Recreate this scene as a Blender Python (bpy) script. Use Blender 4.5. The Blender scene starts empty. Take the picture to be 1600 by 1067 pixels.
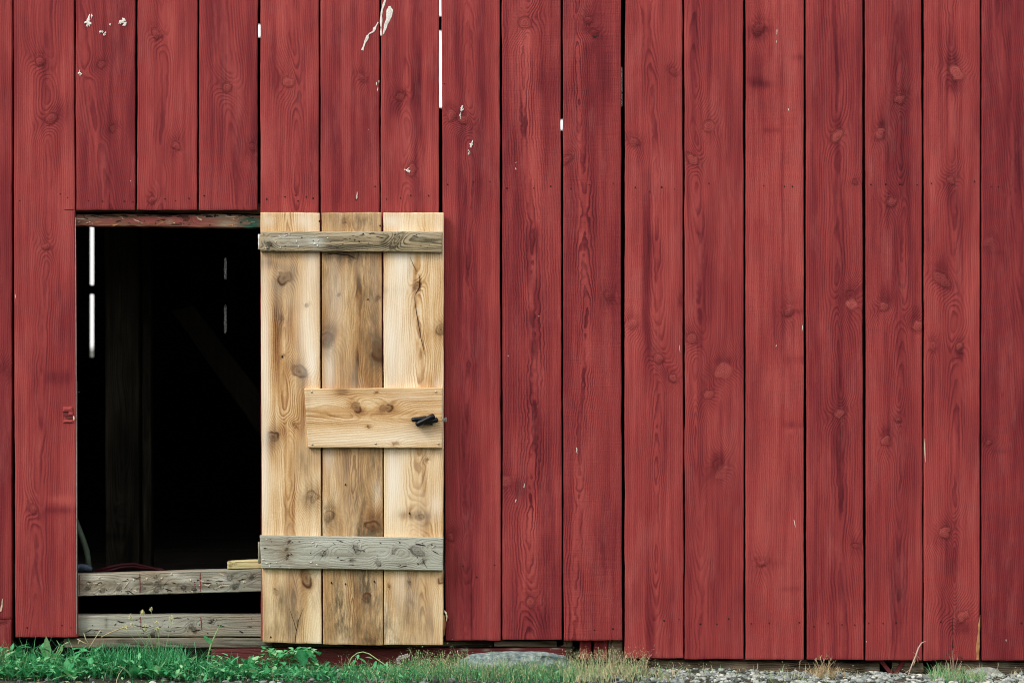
import bpy, math, random
import numpy as np
from mathutils import Vector, Matrix

R = math.radians
S = 0.002            # metres per photo pixel on the wall plane
CAMD = 8.0           # camera distance from the wall
CAMZ = 1.014         # camera height
rng = np.random.default_rng(7)
random.seed(7)
scene = bpy.context.scene
COL = scene.collection

# ------------------------------------------------------------------ helpers
def P(px, py, y=0.0):
    """photo pixel -> world point on the plane at depth y"""
    s = (CAMD + y) / CAMD * S
    return ((px - 800) * s, y, CAMZ + (533.5 - py) * s)

def gx(px, y):
    return (px - 800) * S * (CAMD + y) / CAMD

_T = np.random.default_rng(11).uniform(-1, 1, (256, 256))
def vn(x, y=0.0, seed=0):
    """smooth value noise in -1..1"""
    x = np.asarray(x, float) + seed * 17.31; y = np.asarray(y, float) + seed * 5.77
    x, y = np.broadcast_arrays(x, y)
    xi = np.floor(x).astype(int); yi = np.floor(y).astype(int)
    fx = x - xi; fy = y - yi
    fx = fx * fx * (3 - 2 * fx); fy = fy * fy * (3 - 2 * fy)
    a = _T[xi % 256, yi % 256]; b = _T[(xi + 1) % 256, yi % 256]
    c = _T[xi % 256, (yi + 1) % 256]; d = _T[(xi + 1) % 256, (yi + 1) % 256]
    return (a * (1 - fx) + b * fx) * (1 - fy) + (c * (1 - fx) + d * fx) * fy

def empty(name, loc=(0, 0, 0), parent=None):
    o = bpy.data.objects.new(name, None); COL.objects.link(o)
    o.location = loc; o.empty_display_size = 0.05
    if parent: o.parent = parent
    return o

def tag(o, label=None, cat=None, group=None, kind=None):
    if label: o['label'] = label
    if cat: o['category'] = cat
    if group: o['group'] = group
    if kind: o['kind'] = kind
    return o

class MB:
    """collects vertices, faces, float attributes and material slots for ONE mesh object"""
    def __init__(s):
        s.v = []; s.f = []; s.m = []; s.a = {}; s.n = 0; s.sm = []
    def add(s, verts, faces, mat=0, attrs=None, smooth=True):
        verts = np.asarray(verts, float).reshape(-1, 3)
        k = len(verts)
        for key in set(s.a) | set(attrs or {}):
            if key not in s.a: s.a[key] = [np.zeros(s.n)]
            val = (attrs or {}).get(key, 0.0)
            s.a[key].append(np.broadcast_to(np.asarray(val, float), (k,)))
        if isinstance(faces, np.ndarray):
            s.f.extend((faces + s.n).tolist()); nf = len(faces)
        else:
            s.f.extend([[i + s.n for i in f] for f in faces]); nf = len(faces)
        s.m.extend([mat] * nf); s.sm.extend([smooth] * nf)
        s.v.append(verts); s.n += k
    def build(s, name, mats, parent=None, origin=None):
        me = bpy.data.meshes.new(name)
        V = np.concatenate(s.v)
        if origin is not None: V = V - np.asarray(origin)
        me.from_pydata(V.tolist(), [], s.f)
        if not isinstance(mats, (list, tuple)): mats = [mats]
        for m in mats: me.materials.append(m)
        me.polygons.foreach_set('material_index', s.m)
        me.polygons.foreach_set('use_smooth', s.sm)
        for k, val in s.a.items():
            at = me.attributes.new(k, 'FLOAT', 'POINT')
            at.data.foreach_set('value', np.concatenate(val).astype(np.float32))
        me.update()
        o = bpy.data.objects.new(name, me); COL.objects.link(o)
        if origin is not None: o.location = origin
        if parent:
            o.parent = parent
            if origin is not None: o.location = Vector(origin) - parent.location
            else: o.location = -parent.location
        return o

def box(mb, x0, x1, y0, y1, z0, z1, mat=0, attrs=None):
    v = [(x0,y0,z0),(x1,y0,z0),(x1,y1,z0),(x0,y1,z0),(x0,y0,z1),(x1,y0,z1),(x1,y1,z1),(x0,y1,z1)]
    f = [[0,3,2,1],[4,5,6,7],[0,1,5,4],[1,2,6,5],[2,3,7,6],[3,0,4,7]]
    mb.add(v, f, mat, attrs, smooth=False)

def tube(mb, pts, rad, n=6, mat=0, attrs=None):
    pts = [Vector(p) for p in pts]; V = []
    up = Vector((0.13, 1, 0.21)).normalized()
    for i, p in enumerate(pts):
        t = (pts[min(i + 1, len(pts) - 1)] - pts[max(i - 1, 0)]).normalized()
        a = t.cross(up).normalized(); b = t.cross(a)
        r = rad[i] if hasattr(rad, '__len__') else rad
        for k in range(n):
            q = 2 * math.pi * k / n
            V.append(p + a * math.cos(q) * r + b * math.sin(q) * r)
    F = []
    for i in range(len(pts) - 1):
        for k in range(n):
            k2 = (k + 1) % n
            F.append([i*n+k, i*n+k2, (i+1)*n+k2, (i+1)*n+k])
    F.append(list(range(n))[::-1]); F.append([(len(pts)-1)*n+k for k in range(n)])
    mb.add(V, F, mat, attrs)

# ------------------------------------------------------------------ materials
class NT:
    def __init__(s, name):
        s.mat = bpy.data.materials.new(name); s.mat.use_nodes = True
        s.t = s.mat.node_tree; s.b = s.t.nodes['Principled BSDF']
    def n(s, typ, **kw):
        o = s.t.nodes.new(typ)
        for k, val in kw.items(): setattr(o, k, val)
        return o
    def l(s, a, b): s.t.links.new(a, b)
    def put(s, sock, val):
        if isinstance(val, (int, float)): sock.default_value = val
        elif isinstance(val, (tuple, list)):
            sock.default_value = tuple(val) + ((1.0,) if len(val) == 3 and len(sock.default_value) == 4 else ())
        else: s.l(val, sock)
    def math(s, op, a, b=0.0, clamp=False):
        o = s.n('ShaderNodeMath', operation=op, use_clamp=clamp)
        s.put(o.inputs[0], a); s.put(o.inputs[1], b); return o.outputs[0]
    def attr(s, name):
        return s.n('ShaderNodeAttribute', attribute_name=name).outputs['Fac']
    def noise(s, vec, scale, detail=2.0, rough=0.5):
        o = s.n('ShaderNodeTexNoise'); s.put(o.inputs['Vector'], vec)
        o.inputs['Scale'].default_value = scale; o.inputs['Detail'].default_value = detail
        o.inputs['Roughness'].default_value = rough
        return o.outputs['Fac']
    def mapr(s, v, a, b, c=0.0, d=1.0, smooth=False):
        o = s.n('ShaderNodeMapRange'); o.interpolation_type = 'SMOOTHSTEP' if smooth else 'LINEAR'
        s.put(o.inputs['Value'], v)
        for k, q in zip(('From Min', 'From Max', 'To Min', 'To Max'), (a, b, c, d)): o.inputs[k].default_value = q
        return o.outputs['Result']
    def ramp(s, v, stops):
        o = s.n('ShaderNodeValToRGB'); s.put(o.inputs[0], v)
        e = o.color_ramp.elements
        while len(e) < len(stops): e.new(0.5)
        for q, (p, c) in zip(e, stops): q.position = p; q.color = tuple(c) + (1.0,)
        return o.outputs['Color']
    def mix(s, f, a, b, mode='MIX'):
        o = s.n('ShaderNodeMix', data_type='RGBA', blend_type=mode)
        s.put(o.inputs[0], f); s.put(o.inputs[6], a); s.put(o.inputs[7], b); return o.outputs[2]
    def bump(s, h, dist, strength=1.0):
        o = s.n('ShaderNodeBump'); s.put(o.inputs['Height'], h)
        o.inputs['Distance'].default_value = dist; o.inputs['Strength'].default_value = strength
        s.l(o.outputs[0], s.b.inputs['Normal'])
    def coords(s, sx, sy, sz, seed='seed'):
        """object coordinates shifted per board by its seed, scaled"""
        tc = s.n('ShaderNodeTexCoord').outputs['Object']
        cm = s.n('ShaderNodeCombineXYZ')
        a = s.attr(seed)
        s.l(s.math('MULTIPLY', a, 7.3), cm.inputs[0]); s.l(s.math('MULTIPLY', a, 3.1), cm.inputs[1]); s.l(s.math('MULTIPLY', a, 11.7), cm.inputs[2])
        ad = s.n('ShaderNodeVectorMath', operation='ADD'); s.l(tc, ad.inputs[0]); s.l(cm.outputs[0], ad.inputs[1])
        mu = s.n('ShaderNodeVectorMath', operation='MULTIPLY'); s.l(ad.outputs[0], mu.inputs[0]); mu.inputs[1].default_value = (sx, sy, sz)
        return mu.outputs[0]

def wood_mat(name, stops, horiz=False, stripe=0.55, fibre=0.3, patch=0.3, stain=None, knotc=None, palec=None,
             rough=0.75, bump=0.0006, saw=0.0, speck=None, patch2=None, sawc=0.0, chalk=None):
    t = NT(name)
    al = (lambda a, b, c: (c, b, a)) if horiz else (lambda a, b, c: (a, b, c))
    fib = t.noise(t.coords(*al(260, 20, 5)), 1.0, 3.0, 0.6)
    fib2 = t.noise(t.coords(*al(70, 20, 2.2)), 1.0, 3.0, 0.55)
    pat = t.noise(t.coords(*al(11, 5, 2.6)), 1.0, 3.0, 0.55)
    grain = t.noise(t.coords(420, 420, 420), 1.0, 2.0, 0.6)
    phi = t.attr('phi'); con = t.attr('con')
    fr = t.math('FRACT', t.math('ADD', phi, t.math('MULTIPLY', fib2, 0.5)))
    # earlywood -> latewood ramp: slow rise, quick fall
    st = t.math('MULTIPLY', t.mapr(fr, 0.30, 0.80, smooth=True), t.mapr(fr, 0.84, 1.0, 1.0, 0.0, smooth=True))
    modn = t.mapr(t.noise(t.coords(*al(30, 5, 7)), 1.0, 2.0), 0.36, 0.62, 0.08, 1.0)
    sd = t.math('MULTIPLY', t.math('MULTIPLY', st, con), modn)
    D = t.math('MULTIPLY', sd, stripe)
    D = t.math('ADD', D, t.math('MULTIPLY', t.mapr(fib, 0.3, 0.75), fibre * 0.6))
    D = t.math('ADD', D, t.math('MULTIPLY', t.mapr(fib2, 0.35, 0.75), fibre))
    D = t.math('ADD', D, t.math('MULTIPLY', t.mapr(pat, 0.35, 0.72), patch))
    D = t.math('ADD', D, t.math('MULTIPLY', t.mapr(grain, 0.3, 0.7, -1, 1), 0.07))
    if sawc:                                # rough-sawn lines across the grain
        sl = t.noise(t.coords(*al(12, 5, 420)), 1.0, 2.0, 0.7); sm = t.math('MULTIPLY', t.attr('saw'), t.mapr(t.noise(t.coords(*al(9, 5, 3)), 1.0, 2.0), .4, .62, .0, 1))
        D = t.math('ADD', D, t.math('MULTIPLY', t.math('MULTIPLY', t.mapr(sl, .35, .68, -.6, 1), sm), sawc))
    D = t.math('ADD', D, t.attr('band'))
    D = t.math('ADD', D, t.attr('tone'), clamp=True)
    c = t.ramp(D, stops)
    if patch2:
        p2 = t.mapr(t.noise(t.coords(*al(6, 5, 1.7)), 1.7, 3.0, 0.6), 0.45, 0.7)
        c = t.mix(t.math('MULTIPLY', p2, patch2[1]), c, patch2[0])
    if chalk:                               # paint worn thin and chalky in patches of its own shape
        ck = t.mapr(t.noise(t.coords(*al(16, 5, 3.2)), 1.0, 5.0, 0.7), .52, .74); ck = t.math('MULTIPLY', ck, t.mapr(fib, .3, .65))
        c = t.mix(t.math('MULTIPLY', ck, .55), c, chalk)
    if stain:
        sn = t.noise(t.coords(*al(75, 9, 16)), 1.0, 5.0, 0.7)
        sf = t.math('MULTIPLY', t.attr('stain'), t.mapr(sn, 0.36, 0.62, 0.15, 1.35), clamp=True)
        c = t.mix(sf, c, stain)
    if knotc: c = t.mix(t.math('MULTIPLY', t.attr('knot'), 1.0, clamp=True), c, knotc)
    if palec: c = t.mix(t.math('MULTIPLY', t.attr('pale'), 1.0, clamp=True), c, palec)
    if speck:
        sp = t.mapr(t.noise(t.coords(*al(150, 60, 60)), 1.0, 2.0), speck[1], speck[1] + 0.06)
        c = t.mix(sp, c, speck[0])
    t.l(c, t.b.inputs['Base Color'])
    t.b.inputs['Roughness'].default_value = rough
    t.b.inputs['Specular IOR Level'].default_value = 0.12
    h = t.math('ADD', t.math('MULTIPLY', st, -0.6), t.math('MULTIPLY', fib, 1.0))
    h = t.math('ADD', h, t.math('MULTIPLY', t.attr('pale'), 1.2))
    h = t.math('ADD', h, t.math('MULTIPLY', grain, 0.5))
    if saw:
        sw = t.noise(t.coords(*al(9, 5, 330)), 1.0, 2.0, 0.6)
        h = t.math('ADD', h, t.math('MULTIPLY', t.math('MULTIPLY', sw, t.attr('saw')), saw))
    t.bump(h, bump, 0.9)
    return t.mat

def plain(name, col, rough=0.7, metal=0.0, noise=None, var=0.3, bump=0.0):
    t = NT(name)
    if noise:
        tc = t.n('ShaderNodeTexCoord').outputs['Object']
        n = t.noise(tc, noise, 4.0, 0.6)
        a = tuple(x * (1 - var) for x in col); b = tuple(min(1, x * (1 + var)) for x in col)
        t.l(t.ramp(n, [(0.3, a), (0.7, b)]), t.b.inputs['Base Color'])
        if bump: t.bump(n, bump)
    else:
        t.b.inputs['Base Color'].default_value = tuple(col) + (1,)
    t.b.inputs['Roughness'].default_value = rough; t.b.inputs['Metallic'].default_value = metal
    t.b.inputs['Specular IOR Level'].default_value = 0.3
    return t.mat

def veg_mat(name, stops, trans=0.35, rough=0.55):
    """leaf / blade material: colour by the per-leaf 'tint' attribute, some light passing through"""
    t = NT(name)
    tc = t.n('ShaderNodeTexCoord').outputs['Object']
    n = t.noise(tc, 90, 3.0)
    v = t.math('ADD', t.attr('tint'), t.mapr(n, 0.3, 0.7, -0.09, 0.09), clamp=True)
    c = t.ramp(v, stops)
    t.l(c, t.b.inputs['Base Color']); t.b.inputs['Roughness'].default_value = rough
    t.b.inputs['Specular IOR Level'].default_value = 0.3
    tr = t.n('ShaderNodeBsdfTranslucent'); t.l(c, tr.inputs['Color'])
    mx = t.n('ShaderNodeMixShader'); mx.inputs[0].default_value = trans
    out = t.t.nodes['Material Output']
    t.l(t.b.outputs[0], mx.inputs[1]); t.l(tr.outputs[0], mx.inputs[2]); t.l(mx.outputs[0], out.inputs['Surface'])
    return t.mat

RED = [(0.0, (0.425, 0.083, 0.074)), (0.24, (0.315, 0.050, 0.049)), (0.55, (0.200, 0.026, 0.031)), (1.0, (0.100, 0.012, 0.018))]
M_red = wood_mat('red_paint', RED, stripe=0.50, fibre=0.24, patch=0.30, knotc=(0.12, 0.016, 0.02), palec=(0.42, 0.092, 0.082), saw=1.0, bump=0.0010, sawc=.09, rough=.7, chalk=(0.47, 0.125, 0.115))
PINE = [(0.0, (0.93, 0.80, 0.61)), (0.20, (0.81, 0.62, 0.38)), (0.42, (0.61, 0.375, 0.17)), (0.70, (0.35, 0.175, 0.07)), (1.0, (0.11, 0.048, 0.02))]
M_pine = wood_mat('bare_pine', PINE, stripe=0.42, fibre=0.22, patch=0.42, stain=(0.15, 0.108, 0.06), knotc=(0.115, 0.055, 0.026), palec=(0.95, 0.88, 0.75), bump=0.0005, patch2=((0.90, 0.74, 0.50), 0.45), saw=0.5)
M_pine_h = wood_mat('bare_pine_crosswise', PINE, horiz=True, stripe=0.36, fibre=0.22, patch=0.25, stain=(0.2, 0.15, 0.09), knotc=(0.14, 0.06, 0.025), palec=(0.90, 0.82, 0.66), bump=0.0005)
M_olive = wood_mat('weathered_olive_wood', [(0, (0.58, 0.49, 0.33)), (0.35, (0.43, 0.345, 0.215)), (0.7, (0.155, 0.13, 0.08)), (1, (0.035, 0.03, 0.02))],
                   horiz=True, stripe=0.45, fibre=0.32, patch=0.25, knotc=(0.03, 0.025, 0.018), palec=(0.55, 0.55, 0.48), stain=(0.45, 0.45, 0.39), bump=0.001)
M_blue = wood_mat('weathered_bluegrey_wood', [(0, (0.53, 0.54, 0.46)), (0.35, (0.41, 0.42, 0.355)), (0.7, (0.24, 0.225, 0.175)), (1, (0.05, 0.045, 0.03))],
                  horiz=True, stripe=0.28, fibre=0.34, patch=0.26, knotc=(0.04, 0.03, 0.02), palec=(0.60, 0.62, 0.56), stain=(0.22, 0.16, 0.095), bump=0.001)
M_rail = wood_mat('weathered_rail_wood', [(0, (0.46, 0.47, 0.40)), (0.35, (0.30, 0.30, 0.25)), (0.7, (0.12, 0.115, 0.09)), (1, (0.03, 0.025, 0.018))],
                  horiz=True, stripe=0.3, fibre=0.3, patch=0.34, knotc=(0.02, 0.016, 0.012), palec=(0.62, 0.62, 0.56), stain=(0.17, 0.05, 0.045), bump=0.0012, patch2=((0.30, 0.22, 0.14), 0.6))
M_lintel = wood_mat('peeling_lintel_wood', [(0, (0.40, 0.13, 0.11)), (0.4, (0.30, 0.08, 0.07)), (0.75, (0.14, 0.07, 0.045)), (1, (0.03, 0.02, 0.015))],
                    horiz=True, stripe=0.35, fibre=0.35, patch=0.4, knotc=(0.015, 0.012, 0.01), palec=(0.34, 0.29, 0.21), stain=(0.03, 0.11, 0.08), bump=0.0016, patch2=((0.24, 0.17, 0.11), 0.7))
M_plinth = wood_mat('dull_red_plinth', [(0, (0.21, 0.042, 0.042)), (0.5, (0.14, 0.028, 0.03)), (1, (0.05, 0.014, 0.016))],
                    horiz=True, stripe=0.3, fibre=0.3, patch=0.4, knotc=(0.02, 0.012, 0.01), palec=(0.45, 0.42, 0.36), bump=0.0012, patch2=((0.10, 0.06, 0.045), 0.6))
M_log = wood_mat('weathered_log', [(0, (0.40, 0.33, 0.24)), (0.4, (0.26, 0.21, 0.145)), (0.75, (0.11, 0.085, 0.055)), (1, (0.02, 0.016, 0.01))],
                 horiz=True, stripe=0.4, fibre=0.4, patch=0.5, knotc=(0.01, 0.008, 0.006), palec=(0.3, 0.27, 0.2), bump=0.002)
M_dark = plain('dark_interior_wood', (0.014, 0.012, 0.009), 0.9, noise=14, var=0.5)  # very dark brown base so the inside stays black
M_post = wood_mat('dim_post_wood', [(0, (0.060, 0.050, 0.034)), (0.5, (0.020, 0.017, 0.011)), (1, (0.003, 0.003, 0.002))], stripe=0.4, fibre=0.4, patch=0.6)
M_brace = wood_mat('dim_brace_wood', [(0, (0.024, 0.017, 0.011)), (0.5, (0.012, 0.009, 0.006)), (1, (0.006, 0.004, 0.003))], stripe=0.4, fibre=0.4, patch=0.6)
M_fresh = wood_mat('fresh_sawn_wood', [(0, (0.80, 0.74, 0.46)), (0.5, (0.64, 0.56, 0.29)), (1, (0.25, 0.19, 0.08))], horiz=True, stripe=0.5, fibre=0.5, patch=0.3)
M_white = plain('white_bird_dropping', (0.76, 0.72, 0.68), 0.9, noise=260, var=0.3)
M_hole = plain('dark_nail_rust', (0.018, 0.009, 0.008), 0.8)
M_crack = plain('dark_crack', (0.035, 0.012, 0.012), 0.95)
M_bare = plain('bare_wood_sliver', (0.42, 0.20, 0.085), 0.8, noise=60, var=0.3)
M_cream = plain('bare_wood_chip', (0.62, 0.52, 0.38), 0.8, noise=80, var=0.2)
M_redline = plain('red_paint_drip', (0.22, 0.05, 0.045), 0.8, noise=120, var=0.4)
M_black = plain('black_latch_paint', (0.006, 0.007, 0.010), 0.32)
M_steel = plain('dull_galvanised_steel', (0.42, 0.42, 0.40), 0.45, 0.7, noise=80, var=0.3)
M_edge_strip = plain('white_edge_strip', (0.80, 0.80, 0.78), 0.5)
M_plate = plain('dark_grey_plate', (0.06, 0.07, 0.065), 0.5, 0.5)
M_roof = plain('roof_boarding', (0.05, 0.04, 0.03), 0.9, noise=10)

# ------------------------------------------------------------------ wood boards
def gauss(A, L, a, l, sa, sl):
    return np.exp(-(((A - a) / sa) ** 2 + ((L - l) / sl) ** 2))

def board(mb, quad, y, thick, seed, horiz=False, step=2.0, pith=None, d=(7, 5, 2), space=3.0, con=(1.0, 0.30, 16), jag=0.25,
          knots=(), bands=(), stains=(), pales=(), tone=0.0, wander=3.0, wob=0.35, mat=0, ext=None, cup=0.0, endwob=0.5, s_along=2.2, saw=0.12, kfill=0.45, kring=0.5):
    """one sawn board in photo pixels (TL, TR, BR, BL) on depth y: a fine front face that carries the growth-ring field, plus edges and back.
    phi is the ring count at every vertex: distance from a wandering pith line, pushed aside round every knot."""
    q = np.array(quad, float)
    if horiz: q = q[[0, 3, 2, 1]]          # now index 0->1 is across, 0->3 along
    len_ = np.linalg.norm((q[3] + q[2] - q[0] - q[1]) / 2); wid = np.linalg.norm((q[1] + q[2] - q[0] - q[3]) / 2)
    nl = max(2, int(len_ / s_along)); nw = max(2, int(wid / step))
    w = np.linspace(0, 1, nw + 1); e = min(0.9 / wid, 0.2)
    w = np.concatenate([[0, e], w[1:-1], [1 - e, 1]]) if nw > 2 else w
    l = np.linspace(0, 1, nl + 1)
    W, Lp = np.meshgrid(w, l)
    X = (q[0,0]*(1-W)+q[1,0]*W)*(1-Lp) + (q[3,0]*(1-W)+q[2,0]*W)*Lp
    Y = (q[0,1]*(1-W)+q[1,1]*W)*(1-Lp) + (q[3,1]*(1-W)+q[2,1]*W)*Lp
    A, L = (Y, X) if horiz else (X, Y)
    # slightly uneven edges and ends
    Ai = A.copy()
    ea = wob * (vn(L / 60, 0, seed + 1) + 0.5 * vn(L / 13, 3, seed)) ; eb = wob * (vn(L / 60, 5, seed + 2) + 0.5 * vn(L / 13, 9, seed))
    A = A + ea * (1 - W) + eb * W
    bow = 0.9 * wob * np.sin(L / 260 + seed * 1.9) ; A = A + bow * np.clip(1 - 0.0 * W, 0, 1) * (0 if horiz else .8)
    en = endwob * (vn(A / 22, 2, seed) + 0.4 * vn(A / 6, 4, seed))
    L = L + en * np.clip((Lp - 0.5) * 2, 0, 1) ** 8 - en * np.clip((0.5 - Lp) * 2, 0, 1) ** 8
    # ring field
    a0, a1 = A[:, :1], A[:, -1:]
    mid = (a0 + a1) / 2
    if pith is None: pc = mid
    elif hasattr(pith, '__len__'):
        pp = sorted(pith, key=lambda t: t[1]); pc = np.interp(L[:, :1], [t[1] for t in pp], [t[0] for t in pp])
    else: pc = pith + 0 * mid
    pc = pc + wander * vn(L[:, :1] / 120, 0, seed + 3)
    dd = d[0] * 1.6 + d[1] * 2.6 * vn(L / 260, 1, seed + 4) + d[2] * 1.3 * vn(L / 80, 2, seed + 5)
    dd = np.sqrt(dd * dd + 4)
    u = A - pc; u = u + (2.4 * vn(L / 34, A / 30, seed + 11) + 1.1 * vn(L / 12, A / 14, seed + 12)) * (.2 + .8 * np.exp(-(u / 17) ** 2))
    r = np.sqrt(u * u + dd * dd) + jag * vn(A / 5, L / 7, seed + 6) + 0.9 * vn(A / 26, L / 80, seed + 7)
    knot = np.zeros_like(A); pale = np.zeros_like(A); band = np.zeros_like(A); stain = np.zeros_like(A); inside = np.zeros_like(A); relief = np.zeros_like(A)
    c = con[1] + (con[0] - con[1]) * np.exp(-(u / con[2]) ** 2)
    for kn in knots:
        ka, kl, kr, dark, pl = kn[:5]
        if horiz: ka, kl = kl, ka
        el = kn[5] if len(kn) > 5 else 1.15
        da = A - ka; dl = L - kl
        th = 0.9 * math.sin(ka * 1.7 + kl * .9); el = el * (1 + .28 * math.sin(ka * .7 + kl * 1.3))
        da, dl = da * math.cos(th) + dl * math.sin(th), dl * math.cos(th) - da * math.sin(th)
        ang = np.arctan2(dl, da)
        rr = kr * (1 + 0.32 * vn(ang * 1.3 + 9, seed, int(kl) % 50))
        qd = np.sqrt(da ** 2 + (dl / el) ** 2) / rr
        r = r + kr * 1.7 * np.exp(-((da / (kr * 1.9)) ** 2 + (dl / (kr * 4.2)) ** 2))
        ins = np.clip((1.15 - qd) / 0.3, 0, 1); ins = ins * ins * (3 - 2 * ins)
        r = r * (1 - ins) + ins * (qd * kr * 1.1 + 50)
        knot += dark * (kfill * ins + kring * np.exp(-((qd - 1.0) / (0.32 if kring < .6 else .2)) ** 2) * np.clip(0.42 + 0.6 * np.sin(ang * (1 if int(kl) % 2 else -1) + 0.8 * vn(A / 5, L / 5, int(ka) % 40)), 0, 1) + 0.5 * np.exp(-(qd / 0.3) ** 2))
        band += dark * 0.30 * np.exp(-((da / (kr * 1.5)) ** 2 + ((np.abs(dl) - kr * 1.3) / (kr * 1.6)) ** 2))
        pale += pl * ins * (0.8 + 0.3 * vn(A / 4, L / 4, 3))
        inside = np.maximum(inside, ins)
        relief += (0.0022 * np.exp(-(qd / .8) ** 2) - 0.0016 * np.exp(-((qd - 1.45) / .4) ** 2) + 0.0010 * np.exp(-((da / (kr * 2.6)) ** 2 + (dl / (kr * 2.2)) ** 2))) * (1 if kr > 3.5 else 0)
        c = np.maximum(c, 0.75 * np.exp(-((da / (kr * 2.4)) ** 2 + (dl / (kr * 4.5)) ** 2))); c = c * (1 - ins * (.55 if kring < .6 else 0))
    # soft bands: (across, along, half width, half length, amount); edge wanders with the grain
    wv = 2.2 * vn(L / 70, 0, seed + 8) + 0.8 * vn(L / 17, 4, seed + 8)
    for (ba, bl, sa, sl, am) in bands:
        if horiz: ba, bl, sa, sl = bl, ba, sl, sa
        x = np.abs((A - ba + wv) / sa); z = np.abs((L - bl) / sl)
        band += 1.0 * am / (1 + x ** 7) / (1 + z ** 3) * (0.75 + 0.45 * vn(A / 4, L / 50, seed))
    for (ba, bl, sa, sl, am) in stains:
        if horiz: ba, bl, sa, sl = bl, ba, sl, sa
        stain += am * gauss(A + wv, L, ba, bl, sa, sl)
    for (ba, bl, sa, sl, am) in pales:
        if horiz: ba, bl, sa, sl = bl, ba, sl, sa
        pale += am * gauss(A + wv * 0.4, L, ba, bl, sa, sl)
    phi = r / space + seed * 0.37
    Xp, Yp = (L, A) if horiz else (A, L)
    yy = np.full_like(A, y) + cup * (2 * W - 1) ** 2 + 0.0006 * vn(A / 40, L / 90, seed)
    yy -= relief * (0.5 + .35 * math.sin(seed * 3.7)) * (1.0 if not horiz else .4)
    yy[:, 0] += 0.0022; yy[:, -1] += 0.0022; yy[0, :] += 0.0012; yy[-1, :] += 0.0012
    s = (CAMD + y) / CAMD * S
    V = np.stack([(Xp - 800) * s, yy, CAMZ + (533.5 - Yp) * s], -1)
    nr, nc = A.shape
    idx = np.arange(nr * nc).reshape(nr, nc)
    if ext is not None:                     # carry the first row on up, out of the picture
        V[0, :, 2] = ext
    a, b, cc, d2 = idx[:-1, :-1], idx[1:, :-1], idx[1:, 1:], idx[:-1, 1:]
    F = np.stack([a, b, cc, d2], -1).reshape(-1, 4)
    if horiz: F = F[:, ::-1]
    at = dict(phi=phi.ravel(), con=c.ravel(), knot=knot.ravel(), pale=pale.ravel(), band=band.ravel(), stain=stain.ravel(), tone=tone, seed=seed * 0.731, saw=saw)
    mb.add(V.reshape(-1, 3), F, mat, at)
    # rim and back
    loop = np.concatenate([idx[0, :], idx[1:, -1], idx[-1, -2::-1], idx[-2:0:-1, 0]])
    Vl = V.reshape(-1, 3)[loop]; Vb = Vl.copy(); Vb[:, 1] = y + thick
    n = len(loop); i = np.arange(n); j = (i + 1) % n
    F2 = np.stack([i, j, j + n, i + n], -1)
    if horiz: F2 = F2[:, ::-1]
    ra = {k: (np.concatenate([val[loop]] * 2) if isinstance(val, np.ndarray) else val) for k, val in at.items()}
    mb.add(np.concatenate([Vl, Vb]), F2, mat, ra, smooth=False)
    # back: quads between the left and right edges, row by row
    Lb = V[:, 0].copy(); Rb = V[:, -1].copy(); Lb[:, 1] = y + thick; Rb[:, 1] = y + thick
    k = np.arange(nr - 1); F3 = np.stack([k, k + nr, k + nr + 1, k + 1], -1)
    if horiz: F3 = F3[:, ::-1]
    mb.add(np.concatenate([Lb, Rb]), F3, mat, dict(phi=0, con=0.2, seed=seed * 0.7), smooth=False)

def blob(mb, px, py, rx, ry, y, mat, seed=0, rot=0.0, h=0.0012, rag=0.35):
    """a small raised splat (dropping, nail head, hole rim) on the board face"""
    n = 14; V = []
    for k in range(n):
        t = 2 * math.pi * k / n
        rr = 1 + rag * float(vn(t * 1.7 + seed, seed * 0.7, 1)) + rag * 0.6 * float(vn(t * 4 + seed, 3, 2))
        a, b = rx * rr * math.cos(t), ry * rr * math.sin(t)
        V.append(P(px + a * math.cos(rot) - b * math.sin(rot), py + a * math.sin(rot) + b * math.cos(rot), y))
    V2 = [((v[0] - V[0][0]) * 1 + V[0][0], v[1] - 0.0004, v[2]) for v in V]
    c = np.mean(V, 0); ring = [tuple(c + (np.array(v) - c) * 0.8 - np.array([0, h, 0])) for v in V]
    top = tuple(c - np.array([0, h * 1.3, 0]))
    F = [[k, (k+1) % n, n + (k+1) % n, n + k] for k in range(n)] + [[n + k, n + (k+1) % n, 2 * n] for k in range(n)]
    mb.add(V2 + ring + [top], [f[::-1] for f in F], mat)

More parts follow.
